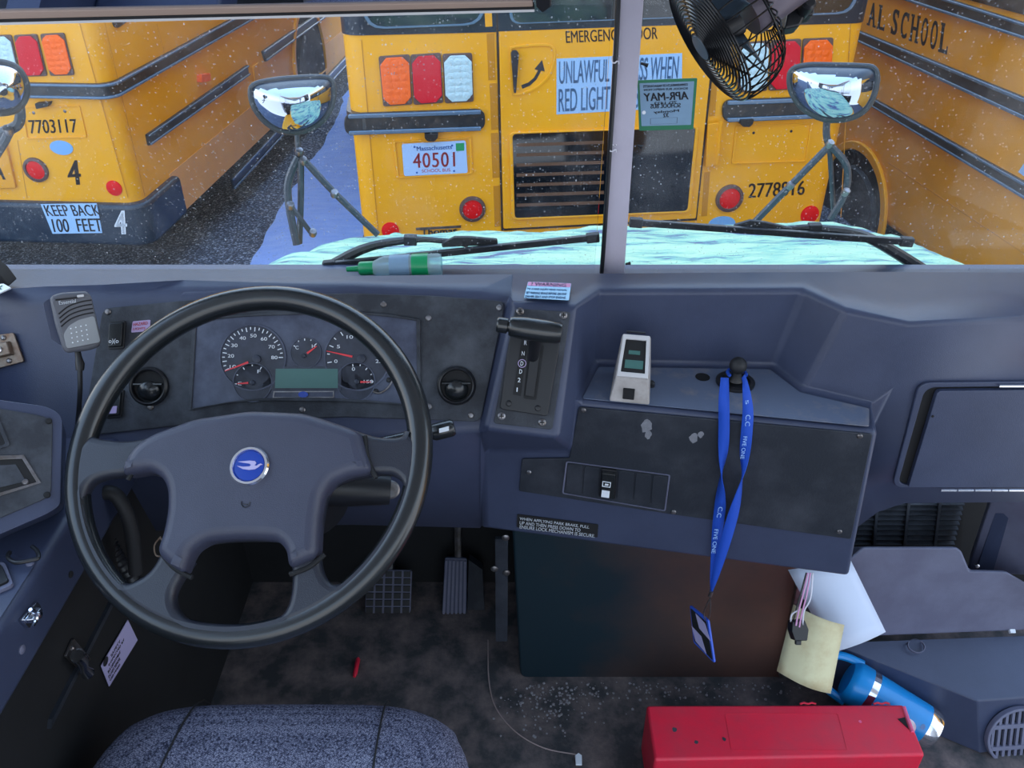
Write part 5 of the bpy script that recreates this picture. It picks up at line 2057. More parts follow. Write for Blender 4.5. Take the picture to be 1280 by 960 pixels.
for i in range(NR + 1):
    Y, xl, xr, zl, zr = hood_at(i / NR)
    row = []
    for j in range(NC + 1):
        s = j / NC
        wob = 0.03 * mnoise.noise(Vector((i * 0.35, s * 2, 3.1)))
        x = xl + wob + (xr - xl) * s
        e = min(1.0, min(s, 1 - s) / 0.05)
        z_ = zl + (zr - zl) * s + 0.006 * math.sin(math.pi * s) - 0.05 * (1 - math.sqrt(e))
        n_ = mnoise.noise(Vector((x * 5, Y * 7, 0))) * 0.012 + mnoise.noise(Vector((x * 22, Y * 22, 5))) * 0.005
        if i > NR - 4:
            z_ -= 0.012 * (i - NR + 4)
        row.append(Vector((x, Y + 0.03 * mnoise.noise(Vector((x * 4, 9, 2))) * (i / NR), z_ + n_)))
    rows.append(row)
m.grid(rows)
for (x_, y_, r_) in ((0.93, 2.36, 0.07), (1.03, 2.25, 0.05), (-0.35, 2.36, 0.03)):
    m.lathe((x_, y_, 0.47), (0, 0, 1), [(r_ * math.cos(t), r_ * 0.7 * math.sin(t)) for t in [math.radians(10 * k) for k in range(9)]] + [(0, r_ * 0.7)], 14)
sn = m.build('snow', M['snowh'], None, (0.2, 1.9, 0.6), smooth=180)
tag(sn, 'pale melting snow lying on the bus hood beyond the windshield', 'snow', kind='stuff')

# wipers
WO = WS.lift(-0.03)


def wiper(name, lab, blade, arm, spine):
    a, b = [V(*p_, pl=WO) for p_ in blade]
    t = thing(name, lab, 'wiper', V(*arm[0], pl=WO), 'windshield wipers')
    d = (b - a)
    dn = d.normalized()
    up = WO.n.cross(dn).normalized()
    m = MB()
    m.box((a + b) / 2, d / 2, up * 0.0055, WO.n * 0.004)
    bl_ = m.build('blade', M['black'], t, bevel=0.0015)
    for q in (a, b):
        m = MB()
        m.box(q, dn * 0.011, up * 0.0078, WO.n * 0.006)
        m.build('blade_end', M['rubber'], bl_, bevel=0.002)
    s0, s1 = [V(*p_, pl=WS.lift(-0.036)) for p_ in spine]
    m = MB()
    sd_ = (s1 - s0)
    m.prism([s0 - up * 0.004, s1 - up * 0.004, s1 + up * 0.006, (s0 + s1) / 2 + up * 0.013, s0 + sd_ * 0.25 + up * 0.014, s0 + up * 0.003], WO.n * -0.008)
    m.build('blade_clip', M['rubber'], t, bevel=0.002)
    pts = [V(*p_, pl=WS.lift(-0.045)) for p_ in arm]
    m = MB()
    sp_ = smooth2(pts, 5, False)
    m.tube(sp_, [0.011 - 0.006 * min(1, i / (len(sp_) * 0.6)) for i in range(len(sp_))], 8)
    am = m.build('arm', M['black'], t)
    j_ = V(*arm[2], pl=WS.lift(-0.045))
    m = MB()
    dj = (pts[3] - pts[2]).normalized()
    m.box(j_, dj * 0.011, dj.cross(WO.n).normalized() * 0.008, WO.n * 0.007)
    m.build('arm_joint', M['rubber'], am, bevel=0.002)
    return t


wiper('windshield_wiper', 'long black wiper lying low across the left windshield pane over the snow', ((412, 331), (741, 297)), ((385, 350), (452, 312), (513, 300), (552, 301), (585, 306)), ((552, 307), (622, 304)))
wiper('windshield_wiper', 'long black wiper lying low across the right windshield pane over the snow', ((795, 278), (1133, 302)), ((1170, 348), (1085, 297), (1018, 285), (985, 286), (960, 290)), ((918, 284), (990, 290)))

# cross-view mirrors


def cross_mirror(lab, d, outline, struts, clamps, tint, tilt):
    cx = sum(p_[0] for p_ in outline) / len(outline)
    cy = sum(p_[1] for p_ in outline) / len(outline)
    c = V(cx, cy, d=d)
    n_ = ((EYE - c).normalized() + Vector(tilt)).normalized()
    pl = Plane(c, n_)
    ol = [tuple(q) for q in smooth2(pl.P(outline), 4)]
    t = thing('hood_mirror', lab, 'mirror', V(*struts[0][1][-1][:2], d=struts[0][1][-1][2]), 'convex mirrors outside the windshield')
    m = MB()
    m.tube([pl.w(a, b, 0) for a, b in ol], 0.0085, 10, closed=True)
    m.build('mirror_rim', M['mirfr'], t)
    m = MB()
    R_ = 6
    H = 0.072

    def pt(s, k, back=False):
        a, b = ol[k]
        h = H * (1 - s * s) ** 0.85
        return pl.w(a * s, b * s, (-0.8 * h if back else h))
    for nm, mt, back, cond in (('mirror_glass', M['mirror'], False, lambda b: b <= tint), ('tint_band', M['band'], False, lambda b: b > tint), ('mirror_shell', M['mirfr'], True, lambda b: True)):
        m = MB()
        n = len(ol)
        vs_ = {}

        def g(i, k):
            key = (i, k % n) if i else (0, 0)
            if key not in vs_:
                vs_[key] = m.bm.verts.new(pt(i / 12, k % n, back))
            return vs_[key]
        for i in range(12):
            for k in range(n):
                bb = ol[k][1] * (i + 0.5) / 12
                if not cond(bb):
                    continue
                if i == 0:
                    m.bm.faces.new((g(0, 0), g(1, k), g(1, k + 1)))
                else:
                    m.bm.faces.new((g(i, k), g(i + 1, k), g(i + 1, k + 1), g(i, k + 1)))
        m.build(nm, mt, t, smooth=180)
    for r_, pts in struts:
        m = MB()
        m.tube(smooth2([V(x, y, d=dd) for x, y, dd in pts], 5, False), r_, 8)
        m.build('strut', M['strut'], t)
    for x, y, dd in clamps:
        m = MB()
        m.lathe(V(x, y, d=dd), (0.3, -0.5, 1), [(0, -0.011), (0.010, -0.009), (0.0115, 0), (0.010, 0.009), (0, 0.011)], 12)
        m.build('clamp', M['steel'], t)
    return t


cross_mirror('round-bottomed convex mirror on struts above the left hood edge', 2.2,
             [(317, 107), (340, 101), (370, 98), (402, 97), (414, 101), (417, 116), (413, 135), (400, 153), (378, 164), (353, 164), (333, 153), (319, 136), (314, 120)],
             [(0.011, [(373, 196, 2.3), (361, 225, 2.32), (361, 255, 2.34), (371, 306, 2.38)]), (0.009, [(376, 200, 2.3), (376, 250, 2.36), (374, 304, 2.42)]), (0.010, [(378, 198, 2.3), (420, 243, 2.36), (472, 293, 2.44)]),
              (0.007, [(362, 256, 2.34), (376, 274, 2.36), (391, 294, 2.40)]), (0.008, [(371, 160, 2.28), (372, 178, 2.29), (374, 196, 2.3)])], [(374, 190, 2.29), (379, 201, 2.3), (363, 257, 2.33), (418, 242, 2.35), (391, 291, 2.39)], 0.032, (0.05, 0, 0.0))
cross_mirror('round-bottomed convex mirror on struts above the right hood edge', 2.2,
             [(991, 87), (1010, 82), (1040, 82), (1075, 83), (1092, 86), (1096, 100), (1091, 122), (1078, 140), (1055, 149), (1028, 148), (1005, 136), (991, 118), (987, 100)],
             [(0.010, [(1037, 182, 2.3), (985, 235, 2.36), (942, 279, 2.44)]), (0.010, [(1038, 182, 2.3), (1058, 207, 2.33), (1057, 240, 2.37), (1038, 274, 2.42)]), (0.007, [(1037, 186, 2.32), (1042, 268, 2.44)]),
              (0.010, [(1034, 146, 2.28), (1033, 168, 2.29), (1037, 184, 2.3)])], [(1037, 180, 2.29), (1057, 240, 2.35), (988, 232, 2.35)], 0.030, (-0.04, 0, 0.0))
cross_mirror('round convex mirror at the far left edge, in front of the left bus', 1.9,
             [(-40, 82), (-20, 78), (5, 79), (22, 86), (31, 100), (33, 115), (27, 130), (14, 139), (-10, 141), (-35, 138)],
             [(0.012, [(24, 132, 1.95), (25, 148, 1.96), (16, 160, 1.97), (-30, 176, 2.0)]), (0.010, [(12, 164, 1.96), (0, 186, 1.98), (-30, 230, 2.05)])], [(10, 163, 1.95)], 0.1, (0.12, 0, 0))

# =================================================================== GROUND
m = MB()
m.bx(-25, 25, 1.0, 40, GZ - 0.3, GZ)
tag(m.build('ground', M['asphalt'], None), kind='structure')
m = MB()
lp = [(462, 60), (440, 92), (424, 135), (402, 178), (375, 212), (350, 258), (322, 305), (298, 345)]
Lp = [V(x, y, z=GZ + 0.03) for x, y in lp]
rows = []
for i, p_ in enumerate(smooth2(Lp, 8, False)):
    row = []
    for j in range(14):
        x = p_.x + 0.06 * mnoise.noise(Vector((p_.y * 3, 0, 1))) + j * (0.1 if j < 4 else 0.22)
        row.append(Vector((x, p_.y, GZ + 0.004 + 0.03 * min(1, j / 2) + 0.012 * mnoise.noise(Vector((x * 3, p_.y * 3, 0))))))
    rows.append(row)
m.grid(rows)
tag(m.build('snow', M['snowg'], None, (-1.0, 5, GZ), smooth=180), 'blue-shaded packed snow strip on the ground between the left and middle buses', 'snow', kind='stuff')


# =================================================================== BUSES
def bus(name_label, loc):
    return thing('school_bus', name_label, 'bus', loc, 'yellow school buses parked outside')


def part(nm, mt, parent, fn, **kw):
    m = MB()
    fn(m)
    return m.build(nm, mt, parent, **kw)


def tail_lamp(pl, q, lens, parent, lab, h=0.0, r=0.012):
    uv = pl.P(q)
    m = MB()
    m.plate(pl, rpoly(uv, r), h, h + 0.012)
    o = m.build('tail_lamp', M['lhous'], parent, bevel=0.003, label=lab)
    iv = offset(uv, 0.012)
    # chamfered lens corners
    ch = rpoly(offset(uv, 0.008), 0.030, 1)
    m = MB()
    m.plate(pl, ch, h + 0.012, h + 0.022)
    m.build('lens', lens, o, bevel=0.004)
    if lens is not M['lred']:
        m = MB()
        for i in range(3):
            for j in range(6):
                c = bil(uv, 0.25 + 0.25 * i, 0.16 + 0.136 * j)
                m.lathe(pl.w(c.x, c.y, h + 0.0215), pl.n, [(0.021, 0), (0.014, 0.002), (0, 0.003)], 10)
        m.build('lens_optics', lens, o)
    for s, r_ in ((0.06, 0.04), (0.94, 0.04), (0.94, 0.96), (0.06, 0.96)):
        pass
    return o


def round_lamp(pl, cx, cy, rpx, parent, lab, ring=True, h=0.0, lens=None):
    a, b = pl.uv(cx, cy)
    r = abs(pl.uv(cx + rpx, cy)[0] - a)
    m = MB()
    m.lathe(pl.w(a, b, h), pl.n, [(r, 0), (r * 0.98, 0.014), (r * 0.78, 0.018), (r * 0.74, 0.01), (0, 0.01)] if ring else [(r, 0), (r, 0.006), (0, 0.006)], 32)
    o = m.build('round_lamp' if ring else 'reflector', M['lhous'] if ring else M['lred2'], parent, label=lab)
    k = 0.74 if ring else 0.9
    m = MB()
    m.lathe(pl.w(a, b, h + (0.01 if ring else 0.006)), pl.n, [(r * k, 0), (r * k * 0.8, 0.003), (r * k * 0.4, 0.005), (0, 0.006)], 28)
    m.build('lens', lens or M['lred2'], o)
    return o


def rail(pl, q, parent, rad=0.0, h=0.0, nm='rub_rail'):
    """ribbed black rub rail; q = TL, TR, BR, BL"""
    uv = pl.P(q)
    m = MB()
    m.plate(pl, rpoly(uv, rad, 6), h, h + 0.018)
    o = m.build(nm, M['rail'], parent, bevel=0.004)
    for r0, r1 in ((0.02, 0.22), (0.78, 0.98)):
        m = MB()
        ss = (0.03, 0.97) if rad else (0.0, 1.0)
        rr = [tuple(bil(uv, ss[0], r0)), tuple(bil(uv, ss[1], r0)), tuple(bil(uv, ss[1], r1)), tuple(bil(uv, ss[0], r1))]
        m.plate(pl, rr, h + 0.018, h + 0.030)
        m.build('rail_rib', M['railrib'], o, bevel=0.006, seg=3)
    return o


def strip(pl, p0, p1, w, h0, h1, nm, mt, parent):
    a, b = Vector(pl.uv(*p0)), Vector(pl.uv(*p1))
    d = (b - a)
    n_ = Vector((-d.y, d.x)).normalized() * w / 2
    m = MB()
    m.plate(pl, [tuple(a - n_), tuple(b - n_), tuple(b + n_), tuple(a + n_)], h0, h1)
    return m.build(nm, mt, parent)


def body_outline(pl, u0, u1, length, r=0.09, off=0.0, seg=6):
    """plan outline (3-D points on the ground) with rounded rear corners"""
    pts = []
    U, A = pl.u, -pl.n
    o = Vector((pl.o.x, pl.o.y, 0))
    u0, u1 = u0 - off, u1 + off
    for k in range(seg + 1):
        t = math.pi / 2 * k / seg
        pts.append(o + U * (u0 + r - r * math.cos(t)) + A * (r - r * math.sin(t) - off))
    for k in range(seg + 1):
        t = math.pi / 2 * k / seg
        pts.append(o + U * (u1 - r + r * math.sin(t)) + A * (r - r * math.cos(t) - off))
    pts.append(o + U * u1 + A * length)
    pts.append(o + U * u0 + A * length)
    return pts


def loft(m, pts, z0, z1):
    m.prism([Vector((p_.x, p_.y, z0)) for p_ in pts], (0, 0, z1 - z0))


# ---- middle bus, rear
s7, c7 = math.sin(math.radians(7)), math.cos(math.radians(7))
CB = Plane((-0.7614, 3.9986, GZ), (s7, -c7, 0))
cbx = bus('yellow school bus seen from behind, straight ahead over the hood', CB.w(1.25, 0, -4))
CW = 2.485
zb = GZ + CB.uv(620, 40)[1]
part('body', M['yel'], cbx, lambda m: loft(m, body_outline(CB, 0, CW, 5.5), GZ + 0.45, 2.0))
part('window_band', M['band'], cbx, lambda m: loft(m, body_outline(CB, 0, CW, 5.5, off=0.004), zb, zb + 0.85))
part('rear_bumper', M['bumper'], cbx, lambda m: m.plate(CB, [(-0.02, 0.35), (CW + 0.02, 0.35), (CW + 0.02, 0.62), (-0.02, 0.62)], -0.3, 0.14), bevel=0.02)
for q in ([(455, 36), (606, 30), (606, -60), (448, -60)], [(915, 22), (1068, 16), (1075, -70), (915, -70)]):
    uv = CB.P(q)
    wv = part('rear_window', M['glassd'], cbx, lambda m: m.plate(CB, rpoly(uv, 0.09), 0.004, 0.012))
    part('window_gasket', M['railrib'], wv, lambda m: m.ring(CB, rpoly(uv, 0.09), rpoly(offset(uv, 0.016), 0.085), 0.010, 0.018))
# door
duv = CB.P([(621, -60), (890, -70), (890, 60), (869, 272), (629, 285)])
dr = part('emergency_door', M['yel'], cbx, lambda m: m.plate(CB, rpoly(duv, 0.01), 0.0, 0.014), bevel=0.004, label='yellow emergency door with two windows')
part('door_gap', M['inkb'], dr, lambda m: m.ring(CB, offset(duv, -0.016), offset(duv, -0.002), 0.0005, 0.006))
zdb = CB.uv(620, 40)[1]
dband = CB.P([(623, 38.5), (888, 29), (888, -60), (619, -60)])
part('door_band', M['band'], dr, lambda m: m.plate(CB, dband, 0.0142, 0.0155))
uq = CB.P([(636, 29), (876, 20), (876, -60), (634, -60)])
wv = part('upper_window', M['glassd'], dr, lambda m: m.plate(CB, rpoly(uq, 0.05), 0.016, 0.022))
part('window_gasket', M['railrib'], wv, lambda m: m.ring(CB, rpoly(uq, 0.05), rpoly(offset(uq, 0.014), 0.045), 0.021, 0.026))
lq = CB.P([(640, 166), (868, 158), (858, 262), (643, 271)])
part('window_surround', M['yel'], dr, lambda m: m.ring(CB, rpoly(offset(lq, -0.02), 0.03), rpoly(lq, 0.02), 0.014, 0.024), bevel=0.004)
part('lower_window', M['glassd'], dr, lambda m: m.plate(CB, rpoly(lq, 0.02), 0.0145, 0.017))
for k in range(7):  # brown bars imitate a grille reflected in the glass
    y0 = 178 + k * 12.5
    part('reflection_stripe', M['stripe'], dr, lambda m: m.plate(CB, CB.P([(645, y0), (754, y0 - 3.5), (754, y0 + 0.5), (645, y0 + 4)]), 0.0168, 0.0176), label='brown slat painted as a reflection in the lower window')
# handle recess, lever and arrow
hq = [(638, 66), (642, 58), (680, 55), (691, 60), (692, 72), (686, 92), (672, 107), (655, 115), (643, 117), (640, 110)]
huv = [tuple(q) for q in smooth2(CB.P(hq), 3)]
hr_ = part('handle_recess', M['yel'], dr, lambda m: m.ring(CB, offset(huv, -0.006), offset(huv, 0.006), 0.014, 0.020), bevel=0.002)
part('door_handle', M['ink'], dr, lambda m: m.plate(CB, rpoly(CB.P([(637.5, 64), (640, 61), (645, 61), (647.5, 65), (644, 114), (641.5, 114)]), 0.006), 0.022, 0.04), bevel=0.004, label='dark lever handle')
ar = [(651, 105.5), (660, 102), (667, 96), (672, 87), (667.5, 85.5), (677, 74), (680.5, 88.5), (676, 87.5), (670, 98.5), (662, 106), (652.5, 110)]
part('arrow_mark', M['ink'], dr, lambda m: m.plate(CB, CB.P(ar), 0.0144, 0.0152), smooth=0)
text('EMERGENCY DOOR', CB, (706, 38), (821, 33), (707, 53), 0.0146, M['inkb'], dr, bold=0.015)
sg = part('door_sign', M['signw'], dr, lambda m: m.plate(CB, CB.P([(695, 72.5), (851.5, 65.5), (851, 133), (695, 142)]), 0.0144, 0.0156), label='pale reflective sign with tall grey lettering')
text('UNLAWFUL TO PASS WHEN', CB, (698, 75.5), (848, 69), (698, 104), 0.016, M['inkg'], sg, bold=0.02)
text('RED LIGHTS FLASH', CB, (697.5, 110), (808, 104), (697.5, 139), 0.016, M['inkg'], sg, bold=0.02)
# tape strips by the door
for p0, p1, w_ in (((610, 14), (611, 33), 0.032), ((613, 42), (615, 100), 0.034), ((616.5, 104), (618.5, 162), 0.034), ((618, 166), (620, 222), 0.034), ((620.5, 232), (622, 283), 0.03), ((893, 95), (890, 145), 0.03), ((884, 215), (880, 270), 0.03)):
    strip(CB, p0, p1, w_, 0.0008 if p0[1] > 35 else 0.0045, 0.002 if p0[1] > 35 else 0.006, 'reflective_tape', M['yeldk'] if p0[1] > 35 else M['yel'], cbx)
hg_ = part('door_hinge', M['yel2'], cbx, lambda m: m.plate(CB, CB.P([(883, 153), (901, 151), (896, 205), (880, 207)]), 0.0145, 0.03), bevel=0.004)
part('hinge_knuckles', M['yel2'], hg_, lambda m: m.tube([V(901, 152, pl=CB.lift(0.028)), V(896, 206, pl=CB.lift(0.028))], 0.012, 10))
# lamps
tail_lamp(CB, [(473, 70), (512, 67.5), (515.5, 130), (479, 132.5)], M['lamb'], cbx, 'amber lamp on the left of the middle bus')
tail_lamp(CB, [(513, 68), (551, 65.5), (554, 128), (517, 130.5)], M['lred'], cbx, 'red lamp left of the door')
tail_lamp(CB, [(553, 67), (590, 65.5), (592, 126.5), (556, 128.5)], M['lclr'], cbx, 'clear reversing lamp left of the door')
tail_lamp(CB, [(1003, 48), (1041, 46.5), (1037, 108), (999, 110)], M['lamb'], cbx, 'amber lamp at the right corner')
tail_lamp(CB, [(963, 50), (1001, 48), (997, 111), (960, 113)], M['lred'], cbx, 'red lamp right of the door')
tail_lamp(CB, [(924, 53), (961, 50), (958, 113), (921, 115)], M['lclr'], cbx, 'clear reversing lamp right of the door')
rail(CB, [(430, 141), (606, 135), (606, 162), (431, 168)], cbx, 0.055)
rail(CB, [(902, 124), (1074, 118), (1071, 145), (902, 152)], cbx, 0.055)
part('corner_rail', M['rail'], cbx, lambda m: loft(m, body_outline(CB, 0, CW, 3.0, off=0.02)[0:7] + [CB.w(0.12, -GZ, -0.3), CB.w(-0.02, -GZ, -0.3)], GZ + CB.uv(431, 167)[1], GZ + CB.uv(430, 142)[1]))
for p0, p1 in (((452, 50), (473, 292)), ((1063, 30), (1051, 272))):
    strip(CB, p0, p1, 0.004, 0.0, 0.0012, 'panel_seam', M['yeldk'], cbx)
# plate area
pr = CB.P([(493, 177), (587, 172), (589, 216), (498, 221)])
part('plate_recess', M['yel'], cbx, lambda m: m.ring(CB, rpoly(offset(pr, -0.008), 0.01), rpoly(offset(pr, 0.004), 0.008), 0.0, 0.010), bevel=0.003)
lp_ = part('license_plate', M['plate'], cbx, lambda m: m.plate(CB, rpoly(CB.P([(502, 179.5), (582, 175), (584.5, 215.5), (505, 219.5)]), 0.012), 0.004, 0.008), label='blue-white licence plate reading 40501')
text('40501', CB, (515.5, 191), (568.5, 189), (516.5, 209.5), 0.0085, M['inkr'], lp_, spacing=1.1, bold=0.015)
text('Massachusetts', CB, (520.5, 182.5), (564.5, 180), (521, 188), 0.0085, M['inkn'], lp_, bold=0.015)
text('SCHOOL BUS', CB, (527, 211), (562.5, 209.5), (527.3, 215), 0.0085, M['inkr'], lp_)
part('month_tag', M['gtag'], lp_, lambda m: m.plate(CB, CB.P([(569.5, 178.5), (580, 178), (580, 187.5), (570, 188)]), 0.0085, 0.0095))
for x, y in ((518, 183), (565, 181), (521, 215), (567.5, 213)):
    screw(CB, x, y, 0.005, lp_, M['inkn'], 0.008, 'plate_bolt')
for x, y in ((538.5, 169), (930, 151)):
    part('plate_lamp', M['black'], cbx, lambda m: m.plate(CB, rpoly(CB.P([(x - 8, y - 4), (x + 9, y - 5), (x + 8, y + 1), (x + 4, y + 5), (x - 4, y + 5), (x - 8, y + 1)]), 0.006), 0.0, 0.04), bevel=0.006)
pr2 = CB.P([(920, 158), (1014, 154), (1007, 201), (915, 204)])
part('number_panel', M['yel'], cbx, lambda m: m.ring(CB, rpoly(offset(pr2, -0.006), 0.01), rpoly(offset(pr2, 0.006), 0.008), 0.0, 0.007), bevel=0.002)
for x, y in ((942, 166), (989, 164)):
    screw(CB, x, y, 0.007, cbx, M['ink'], 0.0, 'panel_bolt')
text('2778816', CB, (936, 229.5), (1007, 225.5), (935, 247.5), 0.001, M['inkb'], cbx, bold=0.02)
round_lamp(CB, 590.5, 261, 16.5, cbx, 'round red lamp left of the door')
round_lamp(CB, 911.5, 247.5, 17, cbx, 'round red lamp right of the door')
round_lamp(CB, 488, 288, 11, cbx, 'small red reflector low on the left', False)
round_lamp(CB, 1012, 268, 11, cbx, 'small red reflector low on the right', False)
a, b = CB.uv(902, 280)
part('oval_badge', M['oval'], cbx, lambda m: m.plate(CB, circ(a, b, 0.075, 28, 0.045), 0.0, 0.004))
nb = part('name_badge', M['steel'], cbx, lambda m: m.plate(CB, CB.P([(520, 284.5), (576, 281.5), (576, 284), (520, 287)]), 0.0, 0.008))
text('Thomas', CB, (526, 286), (571, 283), (526.3, 295), 0.003, M['ink'], nb, bold=0.02, thick=0.004)

# ---- left bus, rear and right side
a4 = math.radians(3.9)
LBn = Vector((-math.sin(a4), -math.cos(a4), 0))
o_ = V(105, 160, d=4.75)
LR = Plane((o_.x, o_.y, GZ), LBn)
cu_ = LR.uv(163, 212)[0]
corner = LR.w(cu_, 0)
LS = Plane(corner, (math.cos(a4), -math.sin(a4), 0))
lbx = bus('yellow school bus parked on the left, its rear corner and side in view, marked 4', LR.w(cu_ - 1.2, 0, -4))
LRb = Plane(corner, LBn)   # same rear plane, origin at the corner
LW = 2.44
zbump = GZ + LR.uv(100, 251)[1]
zlow = GZ + LS.uv(222, 272)[1]
zskirt = zbump
part('body', M['yel'], lbx, lambda m: loft(m, body_outline(LRb, -LW, 0, 11.0), zbump - 0.05, 2.0))
# lower side skirt starting behind the bumper
su = LS.P([(212, 222), (222, 272), (289, 237), (360, 152), (425, 75)])
zs0 = su[1][1]
sk_ = part('side_skirt', M['salt'], lbx, lambda m: m.plate(LS, [(-0.0 + su[0][0], su[0][1] + 0.02), (su[1][0], su[1][1]), (9.5, su[1][1]), (9.5, su[0][1] + 0.02)], -0.03, 0.003), label='salt-dusted lower side panel')
round_lamp(LS, 222, 239, 5, lbx, 'small red side reflector', False, h=0.003)
# salt-dusted zone on the lower side
part('dusty_panel', M['salt'], sk_, lambda m: m.plate(LS, LS.P([(212, 224), (345, 142), (312, 118 + 40), (300, 200)]), 0.0, 0.0015)) if False else None
# rear bumper
zb0 = GZ + LR.uv(90, 302)[1]
part('rear_bumper', M['bumper'], lbx, lambda m: loft(m, body_outline(LRb, -LW, 0, 0.50, r=0.12, off=0.05, seg=8), zb0 + 0.0, zbump - 0.005), bevel=0.03, seg=3, label='black wrap-around rear bumper')
BPl = LRb.lift(0.051)
bs = part('bumper_sign', M['signw'], lbx, lambda m: m.plate(BPl, BPl.P([(51, 255), (121, 254), (128, 291), (66, 292)]), 0.0, 0.003), label='white keep-back sign on the bumper')
text('KEEP BACK', BPl, (54, 256), (122, 255.5), (60, 270), 0.0034, M['ink'], bs, bold=0.02)
text('100  FEET', BPl, (64, 273.5), (126, 272.5), (68, 290), 0.0034, M['ink'], bs, bold=0.02)
text('4', BPl, (142, 263.5), (158, 263), (144, 293), 0.002, M['white'], lbx, bold=0.05)
# rear features
tail_lamp(LR, [(-24, 44), (15, 43), (27, 95), (-14, 96)], M['lclr'], lbx, 'clear lamp at the photo edge')
tail_lamp(LR, [(18, 43.5), (47, 42), (60, 94.5), (29, 95.5)], M['lred'], lbx, 'red lamp of the left bus')
tail_lamp(LR, [(51, 42), (81, 40.5), (94, 93.5), (64, 94.5)], M['lamb'], lbx, 'amber lamp near the corner of the left bus')
rr_z = (GZ + LR.uv(60, 122)[1], GZ + LR.uv(60, 103)[1])
rw = part('rub_rail', M['rail'], lbx, lambda m: loft(m, body_outline(LRb, -LW, 0, 10.5, off=0.02), rr_z[0], rr_z[1]), bevel=0.004, label='long black rub rail wrapping the corner')
for f0, f1 in ((0.02, 0.2), (0.8, 0.98)):
    part('rail_rib', M['railrib'], rw, lambda m: loft(m, body_outline(LRb, -LW, 0, 10.5, off=0.032), rr_z[0] + (rr_z[1] - rr_z[0]) * f0, rr_z[0] + (rr_z[1] - rr_z[0]) * f1), bevel=0.006)
pr3 = LR.P([(28, 134), (99, 132.5), (108, 171), (34, 173)])
part('number_panel', M['yel'], lbx, lambda m: m.ring(LR, rpoly(offset(pr3, -0.006), 0.01), rpoly(offset(pr3, 0.006), 0.008), 0.0, 0.007), bevel=0.002)
for x, y in ((42, 141), (81, 139)):
    screw(LR, x, y, 0.009, lbx, M['steel'], 0.0, 'panel_bolt')
text('7703117', LR, (35, 150), (95, 148.5), (38, 167), 0.001, M['inkb'], lbx, bold=0.02)
text('4', LR, (82, 201), (99, 200), (86, 231.5), 0.001, M['inkb'], lbx, bold=0.03)
a, b = LR.uv(77, 184.5)
part('oval_badge', M['oval'], lbx, lambda m: m.plate(LR, circ(a, b, 0.068, 28, 0.042), 0.0, 0.004))
round_lamp(LR, 45.5, 212, 15, lbx, 'round red lamp of the left bus')
round_lamp(LR, 143, 235, 9.5, lbx, 'small red reflector by the corner of the left bus', False)
part('plate_lamp', M['black'], lbx, lambda m: m.plate(LR, rpoly(LR.P([(48, 127), (66, 126), (64, 131), (50, 134)]), 0.006), 0.0, 0.04), bevel=0.006)
for p0, p1 in (((98, 24), (160, 247)), ((22, 175), (34, 248))):
    strip(LR, p0, p1, 0.004, 0.0, 0.0012, 'panel_seam', M['yeldk'], lbx)
strip(LS, (130, 26), (181, 245), 0.004, 0.0, 0.0012, 'panel_seam', M['yeldk'], lbx)
strip(LS, (196, 30), (206, 70), 0.003, 0.0, 0.0012, 'panel_seam', M['yeldk'], lbx)
dq = LR.P([(-30, 170), (8, 172), (22, 234), (-30, 236)])
ed = part('emergency_door', M['yel2'], lbx, lambda m: m.plate(LR, dq, 0.0, 0.02), bevel=0.006)
text('A', LR, (-8, 203), (6, 203), (-4, 223), 0.0204, M['inkb'], ed, bold=0.05)
# side features
rail(LS, [(181, 168), (307, 81), (309, 94), (184, 182)], lbx)
rail(LS, [(326, 64), (430, -8), (430, 3), (330, 77)], lbx)
rail(LS, [(287, 223), (440, 60), (440, 72), (290, 237)], lbx)
wq_ = LS.P([(137, 26), (142, 37), (172, 21), (240, -30), (220, -60)])
part('side_window', M['glassd'], lbx, lambda m: m.plate(LS, rpoly(LS.P([(136, 0), (141, 38), (300, -70), (260, -120)]), 0.06), 0.0, 0.01))
# wheel arch and wheel
ac = LS.P([(387, 80)])[0]
ar_ = 0.50
part('wheel_arch', M['yel'], lbx, lambda m: m.ring(LS, circ(ac[0], ac[1], ar_ + 0.05, 30, None, -0.3, math.pi + 0.3), circ(ac[0], ac[1], ar_, 30, None, -0.3, math.pi + 0.3), 0.0, 0.03), bevel=0.008)
part('wheel_well', M['blackm'], lbx, lambda m: m.plate(LS, circ(ac[0], ac[1], ar_, 30, None, -0.3, math.pi + 0.3), 0.001, 0.006))
wh = part('wheel', M['tyre'], lbx, lambda m: m.lathe(LS.w(ac[0], ac[1] - 0.12, -0.03), LS.n, [(0, 0.04), (0.27, 0.04), (0.3, 0.05), (0.44, 0.055), (0.47, 0.03), (0.47, 0.0)], 30))
# small side things
part('side_marker', M['lamb'], lbx, lambda m: m.plate(LS, rpoly(LS.P([(246, 93), (257, 91), (258, 101), (246, 103)]), 0.01), 0.0, 0.035), bevel=0.01, label='small orange side marker')
part('fuel_flap', M['yel2'], lbx, lambda m: m.plate(LS, rpoly(LS.P([(314, 83), (321, 77), (323, 100), (317, 106)]), 0.02), 0.0, 0.02), bevel=0.006)

# ---- right bus, left side
a9 = math.radians(9.5)
RS = Plane((2.67, 5.17, GZ), (-math.cos(a9), -math.sin(a9), 0))
rbx = bus('yellow school bus along the right edge, lettered SCHOOL, only its side in view', RS.w(0, 0, -1.2))
part('body', M['yel2'], rbx, lambda m: m.plate(RS, [(-8, 0.14), (4.6, 0.14), (4.6, 2.95), (-8, 2.95)], -2.4, 0.0), bevel=0.06)


def rline(x0, y0, x1, y1, x):
    return y0 + (y1 - y0) * (x - x0) / (x1 - x0)


